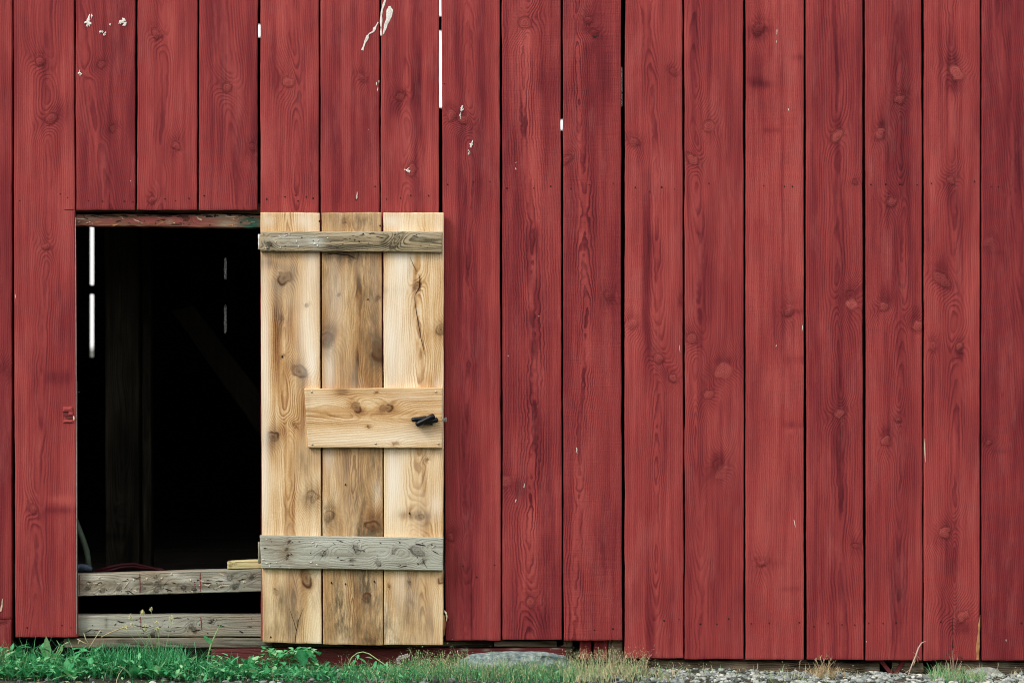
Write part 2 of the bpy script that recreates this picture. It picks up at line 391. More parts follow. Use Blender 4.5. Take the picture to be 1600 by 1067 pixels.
def streak(mb, pts, wid, y, mat, h=0.0012):
    """a raised run or a thin line along photo points"""
    pts = [np.array(p, float) for p in pts]; V = []
    if len(pts) > 2:                        # resample and roughen
        wid = list(wid) if hasattr(wid, '__len__') else [wid] * len(pts)
        tt = np.linspace(0, len(pts) - 1, (len(pts) - 1) * 5 + 1); k0 = np.arange(len(pts)); big = max(wid) > 2
        X = np.interp(tt, k0, [p[0] for p in pts]); Y = np.interp(tt, k0, [p[1] for p in pts])
        wid = np.interp(tt, k0, wid) * (1 + (.55 if big else .2) * vn(tt * 2.3, X[0] * .37, 4)); X = X + .12 * wid * vn(tt * 1.9, Y[0], 6)
        pts = [np.array(p) for p in zip(X, Y)]
    n = len(pts)
    for i, p in enumerate(pts):
        t = pts[min(i + 1, n - 1)] - pts[max(i - 1, 0)]; t /= np.linalg.norm(t) + 1e-9
        nn = np.array([-t[1], t[0]]); w = (wid[i] if hasattr(wid, '__len__') else wid) / 2
        for k, hh in ((-1, 0.0003), (0, h), (1, 0.0003)):
            q = p + nn * w * k; V.append(P(q[0], q[1], y - hh))
    F = []
    for i in range(n - 1):
        for k in range(2):
            F.append([i*3+k, i*3+k+1, (i+1)*3+k+1, (i+1)*3+k])
    mb.add(V, F, mat)

# ------------------------------------------------------------------ the barn
barn = tag(empty('barn', (0, 0, 0)), 'red painted barn wall of upright boards with an open doorway and a bare pine door', 'barn')

# front cladding. Each entry: left-top, left-bottom, right-top, right-bottom, bottom y and what its grain looks like
def K(*a): return a
T0, YT = -10, 3.3
boards = [
 dict(x=(-76, -76, 18.5, 18.5), b=966, y=0.012, seed=1, tone=0.08, pith=-30, knots=[K(14, 580, 7, .5, 0), K(6, 140, 5, .3, 0)], bands=[(10, 300, 6, 200, .12), (3, 760, 4, 120, .12)]),
 dict(x=(21.5, 23.5, 115.5, 120), b=995, seed=2, tone=0.02, pith=[(72, 0), (76, 300), (66, 600), (54, 900)], con=(.8, .32, 20), d=(6, 5, 3),
      knots=[K(62, 97, 7, .35, .15), K(80, 186, 8, .5, .1), K(96, 188, 6, .4, .1), K(72, 385, 6, .2, .2), K(62, 585, 9, .4, .15), K(56, 676, 7, .3, .2), K(52, 795, 6, .3, .15), K(82, 255, 4, .4, 0)],
      bands=[(98, 175, 8, 22, .3), (70, 130, 4, 60, .22), (110, 170, 6, 30, .2), (90, 590, 22, 9, .35), (95, 797, 26, 5, .35), (96, 780, 24, 6, -.25), (35, 600, 4, 80, .12), (100, 900, 5, 80, .14), (44, 930, 5, 60, .14), (72, 690, 4, 80, .14)]),
 dict(x=(118.5, 119, 211, 210.5), b=328, seed=3, tone=0.06, pith=[(120, 0), (172, 328)], con=(.7, .4, 24), d=(7, 4, 3), knots=[K(158, 101, 6, .4, .15), K(176, 200, 5, .5, .1), K(172, 62, 4, .3, 0)],
      bands=[(152, 120, 12, 60, .18), (185, 80, 9, 60, .25), (205, 160, 7, 60, .3), (170, 150, 7, 90, .2), (134, 230, 6, 90, .12)]),
 dict(x=(214.5, 214, 308, 307.5), b=328, seed=4, tone=0.0, pith=[(252, 0), (256, 200), (250, 328)], con=(.75, .22, 12), d=(6, 4, 2), knots=[K(245, 53, 6, .3, .15), K(246, 11, 5, .4, 0), K(275, 228, 7, .45, .2), K(238, 312, 6, .3, .1), K(252, 296, 4, .4, 0)],
      bands=[(229, 60, 7, 30, .22), (257, 70, 5, 40, .12), (288, 90, 14, 100, -.1), (222, 170, 5, 120, .1)]),
 dict(x=(311.5, 311, 402.5, 402), b=328, seed=5, tone=0.03, pith=[(345, 0), (375, 328)], con=(.7, .35, 26), d=(7, 6, 2), knots=[K(355, 137, 8, .4, .2), K(396, 230, 7, .55, 0), K(330, 20, 6, .3, 0)],
      bands=[(327, 160, 6, 140, .2), (347, 110, 5, 90, .18), (385, 110, 8, 100, .22), (398, 190, 5, 60, .28), (372, 260, 4, 60, .2)]),
 dict(x=(407, 407.5, 498, 498), b=1000, seed=6, tone=-0.02, pith=[(452, 0), (462, 150), (465, 328)], con=(.85, .3, 16), d=(6, 6, 2), knots=[K(449, 129, 9, .25, .35), K(480, 38, 5, .4, 0), K(469, 278, 4, .2, .1, 2.2)],
      bands=[(425, 90, 6, 60, .25), (430, 190, 5, 60, .2), (437, 290, 6, 60, .24), (492, 215, 8, 40, .3), (482, 60, 10, 50, .22), (470, 100, 6, 60, .15)]),
 dict(x=(500.5, 501, 592, 592.5), b=1000, seed=7, tone=-0.02, pith=[(610, 0), (606, 328)], con=(.6, .25, 14), d=(7, 4, 2), knots=[K(566, 122, 5, .4, .15), K(555, 288, 5, .35, .1)],
      bands=[(524, 110, 9, 68, .34), (525, 240, 8, 44, .36), (525, 312, 7, 20, .3), (553, 170, 4, 120, .26), (578, 130, 14, 110, .2), (565, 105, 3, 20, .25), (548, 40, 10, 60, .1)]),
 dict(x=(595, 595.5, 686, 685.5), b=1000, seed=8, tone=-0.03, pith=[(632, 0), (636, 328)], con=(.6, .2, 14), d=(6, 4, 2), knots=[K(624, 152, 7, .5, .1), K(632, 146, 3, .8, 0), K(653, 168, 5, .4, .15), K(644, 264, 7, .35, .25)],
      bands=[(650, 70, 9, 100, .36), (648, 150, 9, 40, .36), (655, 220, 9, 36, .4), (657, 300, 8, 40, .4), (618, 168, 8, 14, .4), (620, 240, 12, 80, .15), (607, 170, 4, 60, .15), (677, 120, 2, 130, .22), (620, 80, 8, 60, .14)]),
 dict(x=(689.8, 696, 781, 782), b=1000, seed=9, tone=-0.02, pith=[(732, 0), (738, 300), (726, 700), (730, 1000)], con=(.85, .2, 12), d=(3, 5, 3), jag=.6,
      knots=[K(706, 180, 8, .4, .35), K(724, 188, 7, .35, .4), K(748, 197, 7, .35, .3), K(703, 838, 7, .5, .2), K(727, 787, 5, .4, .1), K(698, 541, 6, .3, .2)],
      bands=[(716, 90, 7, 90, .38), (752, 100, 6, 110, .34), (730, 215, 20, 22, .3), (745, 270, 8, 60, .3), (722, 290, 7, 60, .34), (722, 420, 8, 110, .28), (738, 470, 7, 130, .28), (710, 620, 9, 130, .14), (728, 620, 10, 120, .16), (735, 830, 14, 170, .22), (772, 600, 8, 420, -.06)]),
 dict(x=(784, 785.5, 875.5, 878), b=999, seed=10, saw=.7, tone=0.07, pith=[(822, 0), (818, 150), (832, 350), (836, 600), (828, 800), (830, 1000)], con=(1.5, .6, 20), d=(3, 7, 3), jag=.9, space=3.8,
      knots=[K(821, 36, 9, .4, .1), K(810, 55, 5, .4, 0), K(791, 753, 8, .45, .35), K(829, 940, 8, .45, .35), K(787, 255, 7, .3, .1), K(866, 880, 7, .4, .1)],
      bands=[(832, 420, 11, 330, -.26), (826, 860, 11, 120, -.2), (820, 60, 12, 70, -.2), (834, 370, 8, 18, .5), (826, 395, 5, 30, .45), (839, 385, 4, 25, .4), (828, 430, 5, 20, .4), (838, 460, 5, 22, .45), (830, 505, 8, 14, .4), (834, 540, 7, 10, .5), (830, 610, 6, 30, .35), (838, 660, 6, 30, .35), (816, 765, 14, 16, .45), (800, 400, 12, 300, .12), (852, 770, 10, 60, .25), (835, 970, 20, 18, .3), (855, 130, 14, 20, .2)]),
 dict(x=(879.5, 881, 970, 972), b=1000, seed=11, saw=.9, tone=0.05, pith=[(905, 0), (905, 180), (912, 330), (916, 480), (908, 700), (896, 1000)], con=(1.5, .3, 17), d=(3, 5, 3), jag=.9, space=3.3,
      knots=[K(919, 31, 7, .5, 0), K(929, 51, 6, .8, 0), K(951, 462, 7, .5, 0), K(885, 250, 6, .3, .1), K(955, 500, 6, .3, 0)],
      bands=[(913, 330, 11, 200, -.2), (905, 800, 12, 160, -.16), (922, 78, 9, 12, .5), (913, 70, 9, 14, -.2), (920, 60, 10, 10, -.15), (932, 120, 16, 80, .10), (952, 468, 9, 10, .3), (935, 230, 12, 60, .12), (890, 420, 6, 200, .14), (948, 130, 6, 40, .2)]),
 dict(x=(977.5, 975.5, 1066.5, 1067.5), b=1028, seed=12, saw=.4, tone=-0.03, pith=[(1012, 0), (1024, 300), (1030, 600), (1028, 760), (1024, 1028)], con=(.9, .2, 13), d=(4, 5, 3), jag=.5,
      knots=[K(1052, 112, 5, .5, .1), K(990, 222, 6, .5, .1), K(988, 506, 8, .35, .35), K(1051, 590, 6, .45, .3), K(1022, 757, 10, .3, .25), K(1065, 470, 4, .6, 0), K(1029, 560, 7, .2, .2)],
      bands=[(1015, 50, 3, 40, .35), (1012, 350, 6, 40, .3), (1010, 420, 6, 110, .34), (1022, 380, 4, 14, .3), (1012, 540, 6, 70, .25), (1040, 690, 4, 60, .25), (1015, 960, 8, 70, .3), (1048, 940, 6, 80, .2), (1000, 240, 5, 30, .2), (1055, 250, 3, 120, .15)]),
 dict(x=(1069.5, 1070, 1161, 1162), b=1029, seed=13, tone=0.02, pith=[(1085, 0), (1092, 400), (1090, 700), (1100, 1029)], con=(.8, .28, 14), d=(6, 5, 2), jag=.4,
      knots=[K(1107, 196, 9, .25, .2), K(1083, 250, 8, .35, .35), K(1082, 376, 8, .35, .3), K(1080, 528, 8, .4, .3), K(1108, 616, 8, .35, .35), K(1131, 581, 12, .25, .55, .8), K(1126, 738, 8, .3, .4), K(1122, 725, 8, .5, 0), K(1080, 830, 6, .3, .2)],
      bands=[(1083, 50, 5, 60, .3), (1110, 60, 4, 80, .18), (1086, 200, 6, 30, .25), (1078, 300, 4, 40, .3), (1098, 460, 5, 70, .22), (1093, 580, 5, 70, .25), (1130, 565, 13, 6, .3), (1135, 640, 12, 60, .18), (1120, 720, 10, 14, .35), (1145, 200, 12, 160, .10), (1112, 930, 10, 60, .16)]),
 dict(x=(1165, 1165.5, 1255.5, 1256.5), b=1030, seed=14, saw=.4, tone=-0.04, pith=[(1290, 0), (1300, 1030)], con=(.35, .16, 20), d=(10, 5, 2), jag=.8, wander=6,
      knots=[K(1185, 45, 7, .3, .1), K(1240, 92, 7, .3, .2), K(1184, 132, 8, .3, .1), K(1232, 487, 7, .3, .2), K(1238, 560, 6, .3, .1), K(1228, 665, 7, .35, .2), K(1190, 880, 7, .2, .15)],
      bands=[(1188, 46, 18, 6, .4), (1182, 58, 14, 5, .3), (1190, 132, 18, 5, .42), (1180, 125, 12, 6, .3), (1245, 90, 10, 4, .3), (1205, 204, 12, 4, .3), (1180, 100, 12, 16, .14), (1185, 350, 10, 12, .15), (1240, 486, 14, 4, .32), (1236, 480, 14, 4, -.15), (1242, 562, 14, 6, .28), (1236, 664, 14, 5, .32), (1236, 672, 14, 4, -.15), (1221, 400, 2, 300, .16), (1221, 100, 2, 200, .14), (1205, 880, 22, 6, .2), (1235, 920, 16, 4, .2)]),
 dict(x=(1259.5, 1260.5, 1347.5, 1349), b=1030, seed=15, tone=0.06, pith=[(1304, 0), (1310, 300), (1312, 640), (1312, 830), (1318, 1030)], con=(.85, .42, 24), d=(5, 4, 2), jag=.25, space=3.4,
      knots=[K(1309, 211, 7, .35, .6, 1.7), K(1330, 476, 9, .25, .75), K(1328, 460, 8, .55, 0, .7), K(1311, 646, 7, .4, .5, 1.5), K(1336, 852, 6, .55, .1, .6), K(1338, 780, 4, .4, .2), K(1336, 285, 4, .5, 0)],
      bands=[(1302, 60, 4, 60, .3), (1308, 110, 4, 30, .35), (1309, 240, 4, 30, .5), (1310, 300, 6, 30, .4), (1308, 190, 6, 12, .4), (1276, 130, 9, 160, .18), (1311, 420, 8, 24, .25), (1312, 600, 5, 90, .28), (1312, 690, 10, 30, .3), (1275, 500, 9, 300, .14), (1315, 760, 6, 100, .2), (1326, 330, 16, 60, .08)]),
 dict(x=(1352.5, 1352.5, 1440, 1441), b=1031, seed=16, tone=0.0, pith=[(1403, 0), (1404, 150), (1410, 420), (1405, 700), (1404, 1031)], con=(.75, .25, 17), d=(4, 5, 2), jag=.3,
      knots=[K(1405, 155, 8, .35, .25), K(1376, 208, 6, .5, .5), K(1394, 316, 8, .35, .35), K(1381, 479, 7, .45, .45), K(1434, 508, 8, .35, .5), K(1384, 688, 7, .45, .4), K(1403, 655, 5, .4, .2), K(1425, 790, 6, .4, .3)],
      bands=[(1404, 70, 14, 60, .22), (1402, 180, 20, 70, .24), (1406, 270, 18, 60, .2), (1378, 200, 6, 14, .4), (1389, 270, 3, 60, .3), (1420, 330, 3, 90, .3), (1428, 430, 4, 70, .3), (1430, 490, 8, 12, .4), (1398, 420, 5, 60, .25), (1384, 465, 8, 12, .35), (1385, 560, 4, 90, .25), (1388, 676, 10, 12, .4), (1415, 560, 16, 120, .16), (1405, 890, 12, 80, .2), (1402, 930, 10, 12, .25), (1390, 640, 3, 60, .2)]),
 dict(x=(1443.5, 1444, 1531, 1531), b=1031, seed=17, tone=0.03, pith=[(1485, 0), (1488, 300), (1496, 600), (1490, 800), (1492, 1031)], con=(.75, .24, 16), d=(4, 5, 2), jag=.3,
      knots=[K(1495, 114, 9, .35, .7), K(1485, 282, 7, .35, .35), K(1472, 437, 9, .5, .25, 1.6), K(1499, 541, 6, .45, .45), K(1475, 832, 9, .35, .5), K(1504, 962, 12, .35, .5, .7), K(1458, 541, 5, .3, .2), K(1500, 120, 4, .3, .3)],
      bands=[(1488, 70, 8, 30, .3), (1490, 130, 12, 14, .45), (1490, 96, 12, 12, .3), (1469, 120, 4, 50, .3), (1480, 160, 3, 40, .26), (1501, 190, 3, 30, .24), (1486, 300, 9, 30, .28), (1472, 420, 9, 18, .3), (1503, 400, 2, 60, .24), (1500, 552, 6, 9, .45), (1500, 640, 8, 90, .18), (1462, 600, 14, 60, .18), (1485, 700, 4, 60, .2), (1488, 870, 10, 40, .24), (1500, 980, 14, 10, .4), (1470, 900, 16, 100, .14)]),
 dict(x=(1534, 1534, 1628, 1628), b=1031, seed=18, tone=0.12, pith=[(1560, 0), (1650, 1031)], con=(.7, .4, 26), d=(6, 4, 2), jag=.3,
      knots=[K(1545, 378, 6, .4, .2), K(1592, 640, 6, .4, 0), K(1560, 905, 7, .4, .1), K(1545, 690, 6, .3, .2)],
      bands=[(1582, 60, 8, 90, .18), (1545, 105, 6, 40, .2), (1590, 250, 6, 60, .3), (1565, 480, 10, 160, .1), (1595, 640, 8, 30, .25), (1570, 860, 12, 120, .14), (1556, 395, 14, 3, .2), (1560, 705, 12, 3, .2)]),
]
wall = MB()
for bd in boards:
    x0, x1, x2, x3 = bd.pop('x'); b = bd.pop('b'); y = bd.pop('y', 0.0)
    bd['tone'] = bd['tone'] * 1.3 + .05 * math.sin(bd['seed'] * 2.9)
    bd['knots'] = [k for n_, k in enumerate(bd['knots']) if k[3] >= .45 or k[4] >= .32 or n_ % 3 == 0]
    bd['kfill'] = .36; bd['kring'] = .42
    c_ = bd.get('con', (1.0, .30, 16)); bd['con'] = (c_[0], c_[1] * .8, c_[2]); bd.setdefault('wob', .5)
    board(wall, [(x0, T0), (x2, T0), (x3, b), (x1, b)], y, 0.024, step=2.1, ext=YT, **bd)
# boards outside the picture, coarse
for k in range(5):
    board(wall, [(1631 + 95*k, T0), (1722 + 95*k, T0), (1722 + 95*k, 1030), (1631 + 95*k, 1030)], 0.0, 0.024, 30 + k, step=9, ext=YT, s_along=14)
for k in range(4):
    board(wall, [(-172 - 95*k, T0), (-80 - 95*k, T0), (-80 - 95*k, 1034), (-172 - 95*k, 1034)], 0.0, 0.024, 40 + k, step=9, ext=YT, s_along=14)
# nail heads
nails = [(31,314),(94,303),(106,309),(138,313),(160,314),(194,315),(208,316),(258,311),(274,314),(295,310),(319,306),(417,311),(445,308),(462,305),(466,314),(478,308),(489,310),
 (556,312),(586,291),(604,311),(626,310),(642,306),(670,306),(699,288),(740,284),(766,284),(694,131),(792,294),(834,294),(860,291),(892,295),(921,289),(958,287),(993,293),(1015,300),(1034,293),(1054,296),
 (1108,287),(1226,291),(1238,292),(1193,290),(1361,288),(1384,288),(1405,288),(1433,289),(1456,287),(1522,284),(1549,292),(1560,292),
 (700,968),(745,1001-100),(723,884),(773,882),(929,983),(958,982),(1038,969),(1061,967),(1138,966),(1120,974),(1174,974),(1202,973),(1249,972),(1272,978),(1294,974),(1316,975),(1335,976),(1357,973),(1380,974),(1400,972),(1470,971),(1596,973),(1094,974),
 (97,976),(111,980),(43,980)]
for i, (a, b) in enumerate(nails):
    blob(wall, a + random.uniform(-.5, .5), b + random.uniform(-.5, .5), random.uniform(.8, 1.4), random.uniform(.9, 1.5), -0.0008, 1, i, rag=0.25, h=0.0008)
# bird droppings and white scrapes
for i, (a, b, rx, ry, ro) in enumerate([(138,33,4.5,6.5,.2),(139,36,3,7,0),(190,34,4.5,5.5,.5),(193,31,3,3,0),(164,53,2.5,2.5,0),(157,50,3.5,1.6,-.8),(172,39,1.3,2,0),(125,115,2,3.5,.3),
     (636,267,3,2.6,.4),(639,268,2,3,0),(721,172,2.2,5.5,.35),(719,181,1.4,3,0),(736,226,1.8,6.5,.2),(733,238,1.2,3,.3),(558,305,1,5,.2),(24,463,1.4,6,0),(1308,1,.1,.1,0),(1232,172,1.6,3.5,-.3),(806,255,1,2,0),(806,264,1,2.2,0),
     (842,494,1.4,1.4,0),(794,556,.9,1.6,0),(901,702,1.6,7,-.2),(819,758,1.3,5,.15),(806,782,1.4,3.2,.1),(1062,545,1.0,7,-.1),(1254,512,.9,6,.1),(1213,540,1.0,3,.5),(1242,818,1.2,8,-.25),(1354,1002,1.3,1.3,0),(204,283,1,1.2,0),
     (588,131,1.6,4,.2),(592,128,1.2,3,0),(590,140,1.1,4,0.1),(1214,50,1,6,0.1),(1213,66,1,4,0.1),(576,203,1,1.2,0),(1572,1000,1,2,0)]):
    big = i < 15
    if big:                                  # ragged splashes: a core, crumbs and a run
        for k in range(5): blob(wall, a + random.gauss(0, rx * .6), b + random.gauss(0, ry * .6), rx * random.uniform(.2, .55), ry * random.uniform(.2, .55), -0.0012, 2, i * 3.7 + k, ro, rag=.8)
        blob(wall, a, b, rx * .8, ry * .85, -0.0012, 2, i * 3.7, ro, rag=.9)
    else: blob(wall, a, b, rx * .5, ry * .62, -0.0006, 2, i * 3.7, ro, rag=.8, h=.0006)
streak(wall, [(603, -2), (600, 6), (597, 16), (595.5, 26), (595.5, 40), (595.8, 56)], [3.5, 4.5, 2.5, 3.4, 2.2, 3.4], -0.001, 2)
streak(wall, [(609, 10), (609, 17), (606, 30), (602, 42), (599, 54)], [4, 7.5, 6.5, 4.5, 2], -0.001, 2)
streak(wall, [(591, 35), (586, 44), (583, 50), (577, 53), (574, 58), (570, 68), (566, 79)], [1.6, 4.2, 3.2, 2.4, 4, 2, 3], -0.001, 2)
# knot hole, cracks, slivers
blob(wall, 929, 53, 4.6, 5.4, -0.0004, 1, 5, rag=.7, h=.0003)
streak(wall, [(172, 328), (170, 315), (172, 300)], [.9, .7, .3], -0.0008, 3, .0004)
streak(wall, [(1488.5, 1012), (1489, 990), (1488, 975), (1489, 960)], [1.0, .8, .7, .3], -0.0008, 3, .0004)
streak(wall, [(1527.5, 1030), (1528, 1005), (1530, 978), (1531.5, 960)], [5.5, 4.5, 3, .8], -0.0006, 4, .0015)
streak(wall, [(1446, 722), (1445, 700), (1445.2, 685)], [.6, 2, .6], -0.0004, 5, .001)
streak(wall, [(736, 1000), (736, 930), (737, 880)], [.9, .8, .3], -0.0008, 3, .0004)
streak(wall, [(100, 327.5), (116, 328)], [.8, 1], -0.0008, 3, .0004)
streak(wall, [(117.8, 340), (118.5, 500), (119.3, 700), (119.8, 990)], [.9, 1.2, 1.0, 1.2], -0.0002, 6, .0006)
streak(wall, [(1,955),(3,945),(4,935)], [2, 3, 1], 0.011, 5, .001)
wall.build('wall', [M_red, M_hole, M_white, M_crack, M_bare, M_cream, M_steel], barn)['label'] = 'upright red painted boards with black gaps and white droppings'

# grey-red foot of the corner board at the far left
cb = MB()
board(cb, [(-60, 966.8), (18.5, 966.8), (17, 1034), (-60, 1034)], 0.0145, 0.04, 51, step=3, tone=.3, pales=[(4, 985, 3, 14, .5), (5, 1003, 3, 8, .4)], knots=[K(2, 968, 6, .8, 0)])
cb.build('corner_post', M_red, barn)

def wear(mb, x0, y0, x1, y1, y, n, mats, seed, long=4.0):
    r_ = random.Random(seed)
    for k in range(n):
        a, b = r_.uniform(x0, x1), r_.uniform(y0, y1)
        blob(mb, a, b, r_.uniform(.5, 1.6) * r_.choice((1, 1, long)), r_.uniform(.35, 1.1), y, r_.choice(mats), k * 1.31 + seed, r_.gauss(0, .25), h=.0004, rag=.9)
# lintel across the doorway head
li = MB()
board(li, [(100, 334), (412, 336), (412, 356), (100, 352)], 0.026, 0.09, 52, horiz=True, step=1.6, endwob=0, wob=1.6, d=(5, 3, 2),
      pales=[(345, 338, 30, 4, .7), (355, 350, 14, 6, .9), (140, 342, 20, 3, .5), (265, 346, 6, 5, .5)], stains=[(392, 348, 15, 12, 1.3), (377, 346, 6, 4, .6)],
      bands=[(290, 337, 60, 3, .5), (165, 337, 30, 3, .6)], knots=[K(290, 341, 4, .8, 0)], pith=346)
board(li, [(100, 318), (412, 318), (412, 333.5), (100, 331.5)], 0.034, 0.08, 53, horiz=True, step=2, tone=.4, pith=325, wob=1.5)
wear(li, 118, 337, 404, 352, .0254, 70, (1, 1, 2, 3), 3, 5.0)
for k in range(16): blob(li, 122 + k * 18 + random.uniform(-6, 6), 336.5 + random.uniform(-1, 1.5), random.uniform(3, 11), random.uniform(.8, 2.2), .0252, 1, k * 2.3, random.gauss(0, .1), h=.0003, rag=.9)
li.build('lintel', [M_lintel, M_hole, M_cream, M_bare], barn)['label'] = 'worn lintel with peeling red paint and a green patch'

# two rails across the foot of the doorway
def rail_marks(mb, ys):
    for (x0, y0, x1, y1, w) in ys: streak(mb, [(x0, y0), ((x0+x1)/2 + .4, (y0+y1)/2), (x1, y1)], [w*.7, w*.9, w*.5], 0.0295, 1, .0006)
r1 = MB()
board(r1, [(100, 898), (425, 888), (425, 923), (100, 932)], 0.03, 0.05, 54, horiz=True, step=1.7, wob=.5, pith=915, d=(6, 3, 2), con=(.7, .4, 14),
      knots=[K(137, 919, 3, .65, 0), K(160, 922, 3.4, .55, 0), K(186, 919, 3, .7, 0), K(222, 921, 4, .7, 0), K(246, 920, 4.2, .65, 0), K(287, 918, 3.6, .65, 0), K(359, 902, 4, .65, 0), K(368, 915, 3.4, .65, 0), K(393, 902, 3, .7, 0), K(243, 901, 3, .6, 0), K(346, 914, 2, .6, 0), K(303, 921, 2, .6, 0)],
      pales=[(150, 903, 20, 5, .6), (200, 908, 14, 8, .5), (290, 905, 12, 6, .5), (345, 906, 14, 5, .6), (160, 928, 40, 3, .3), (272, 898, 8, 4, .7)], bands=[(230, 912, 60, 2, .3), (330, 918, 60, 3, .25)], stains=[(123, 908, 5, 20, .5)])
rail_marks(r1, [(124, 898, 124, 929, 1.8), (218, 896, 219, 926, 1.5), (312.5, 894, 313, 924, 2.0), (304, 912, 305, 920, 1)])
for i, (a, b) in enumerate([(209,906),(229,904),(253,903),(298,906),(381,909),(155,902),(268,897)]): blob(r1, a, b, 1.4, 1.6, 0.0288, 2, i, rag=.5)
streak(r1, [(319, 913), (325, 915), (329, 912)], [1, 2, 1], 0.029, 2); streak(r1, [(194, 918), (200, 910), (203, 906)], [.6, 1.2, .5], 0.029, 2)
wear(r1, 122, 899, 350, 929, .0294, 60, (2, 3, 3), 5, 5.0); wear(r1, 300, 894, 403, 922, .0294, 24, (2, 3, 3, 1), 6, 5.0)
r1.build('rail', [M_rail, M_redline, M_cream, M_hole], barn)['label'] = 'upper weathered rail, sloping up to the right'
r2 = MB()
board(r2, [(100, 961), (425, 961.5), (425, 994.5), (100, 994)], 0.03, 0.06, 55, horiz=True, step=1.7, wob=.4, pith=975, d=(9, 4, 2), con=(.45, .3, 16), tone=.06,
      knots=[K(298, 978, 3.5, .6, 0), K(303, 984, 3, .6, 0), K(240, 990, 4, .9, 0), K(330, 970, 2, .5, 0)], pales=[(140, 975, 14, 12, .35), (250, 975, 50, 10, .3)], bands=[(166, 972, 2, 8, .4), (210, 990, 100, 2, .2)], stains=[(385, 975, 40, 14, .15)])
rail_marks(r2, [(219.5, 963, 220, 982, 1.6), (313.5, 964, 315, 984, 2.2)])
wear(r2, 122, 964, 404, 992, .0294, 50, (2, 2, 2), 7, 5.0)
r2.build('rail', [M_rail, M_redline, M_hole], barn)['label'] = 'lower weathered rail just above the weeds'
s1 = MB()
board(s1, [(100, 997), (425, 996.5), (425, 1012), (100, 1012)], 0.024, 0.07, 56, horiz=True, step=2, wob=.7, pith=1003, tone=.2)
s1.build('sill_beam', M_rail, barn)

# plinth and the odds and ends below the boards
pl = MB()
board(pl, [(330, 1013), (884, 1012), (884, 1060), (330, 1060)], 0.028, 0.08, 57, horiz=True, step=2.5, wob=1.2, pith=1030, pales=[(725, 1014, 6, 1.6, .8), (805, 1013, 10, 1.4, .5), (868, 1012, 6, 1.4, .8), (760, 1014, 5, 1.4, .6)])
pl.build('plinth', M_plinth, barn)['label'] = 'dull red plinth board under the door'
pb = MB()
board(pb, [(330, 1001), (770, 1001), (770, 1011), (330, 1011)], 0.034, 0.05, 58, horiz=True, step=2, tone=.35, wob=.6)
board(pb, [(772, 1001), (870, 1000.5), (870, 1010.5), (772, 1011)], 0.03, 0.05, 59, horiz=True, step=2, tone=.15, wob=.6)
pb.build('sill_beam', M_log, barn)
stub = MB()
board(stub, [(906, 990), (924, 990), (924, 1031), (906, 1031)], 0.03, 0.02, 60, step=2, tone=.1, wob=.3)
board(stub, [(927, 990), (949, 990), (949, 1031), (928.5, 1031)], 0.032, 0.02, 61, step=2, tone=.12, wob=.3)
stub.build('filler_board', M_red, barn)['label'] = 'short red boards filling the gap under the wall'
ps = MB()
board(ps, [(880, 996), (895, 996), (894, 1034), (882, 1034)], 0.036, 0.08, 62, step=2, tone=.25)
ps.build('foundation_post', M_log, barn); ps = MB()
board(ps, [(950.5, 996), (973, 996), (972, 1034), (952, 1034)], 0.034, 0.08, 63, step=2, tone=.1)
ps.build('foundation_post', M_log, barn)
def log(mb, x0, x1, zc, yc, rad, seed, mat=0):
    n, m = int((x1 - x0) / 0.012), 20
    t = np.linspace(0, 1, n + 1)[:, None]; q = np.linspace(0, 2*np.pi, m, endpoint=False)[None, :]
    x = x0 + (x1 - x0) * t + 0 * q
    rr = rad * (1 + 0.10 * vn(x / 0.07, q * 2, seed) + 0.10 * vn(x * 4, q * 1.3, seed + 1) + 0.05 * vn(x / 0.02, q * 5, seed))
    V = np.stack([x, yc + rr * np.cos(q), zc + rr * np.sin(q) * 0.8], -1)
    idx = np.arange((n + 1) * m).reshape(n + 1, m); nx = np.roll(idx, -1, 1)
    F = np.stack([idx[:-1], nx[:-1], nx[1:], idx[1:]], -1).reshape(-1, 4)
    at = dict(phi=(q * 6 + 1.5 * vn(x / 0.1, q, seed)).ravel(), con=0.8, band=(0.25 * vn(x / 0.03, q * 2, seed + 3) + 0.15).ravel(), seed=seed, pale=np.clip(vn(x / .05, q, seed + 9) - .35, 0, 1).ravel())
    mb.add(V.reshape(-1, 3), F, mat, at)
    mb.add(V[0], [list(range(m))], mat, dict(seed=seed)); mb.add(V[-1], [list(range(m))[::-1]], mat, dict(seed=seed))
lg = MB()
log(lg, gx(985, .06), gx(1372, .06), -0.012, .070, .046, 70)
log(lg, gx(1392, .06), gx(1440, .06), -0.010, .070, .046, 71)
log(lg, gx(1462, .06), gx(2110, .06), -0.010, .070, .048, 72)
lg.build('sill_log', M_log, barn)['label'] = 'weathered grey sill log showing below the boards'
vb = MB()
for (a, b) in (((1376, 1031), (1396, 1056)), ((1413, 1031), (1397, 1056))):
    pa, pb_ = Vector(P(*a, .022)), Vector(P(*b, .022)); d_ = (pb_ - pa).normalized(); nn = Vector((d_.z, 0, -d_.x)) * 0.006
    V = [pa - nn, pa + nn, pb_ + nn, pb_ - nn]; V = [v.copy() for v in V] + [v + Vector((0, .012, 0)) for v in V]
    vb.add([tuple(v) for v in V], [[0,1,2,3],[7,6,5,4],[0,4,5,1],[1,5,6,2],[2,6,7,3],[3,7,4,0]], 0, dict(seed=.3, band=.1), smooth=False)
vb.build('foundation_strut', M_plinth, barn)['label'] = 'two thin dull red struts set in a V under the boards'

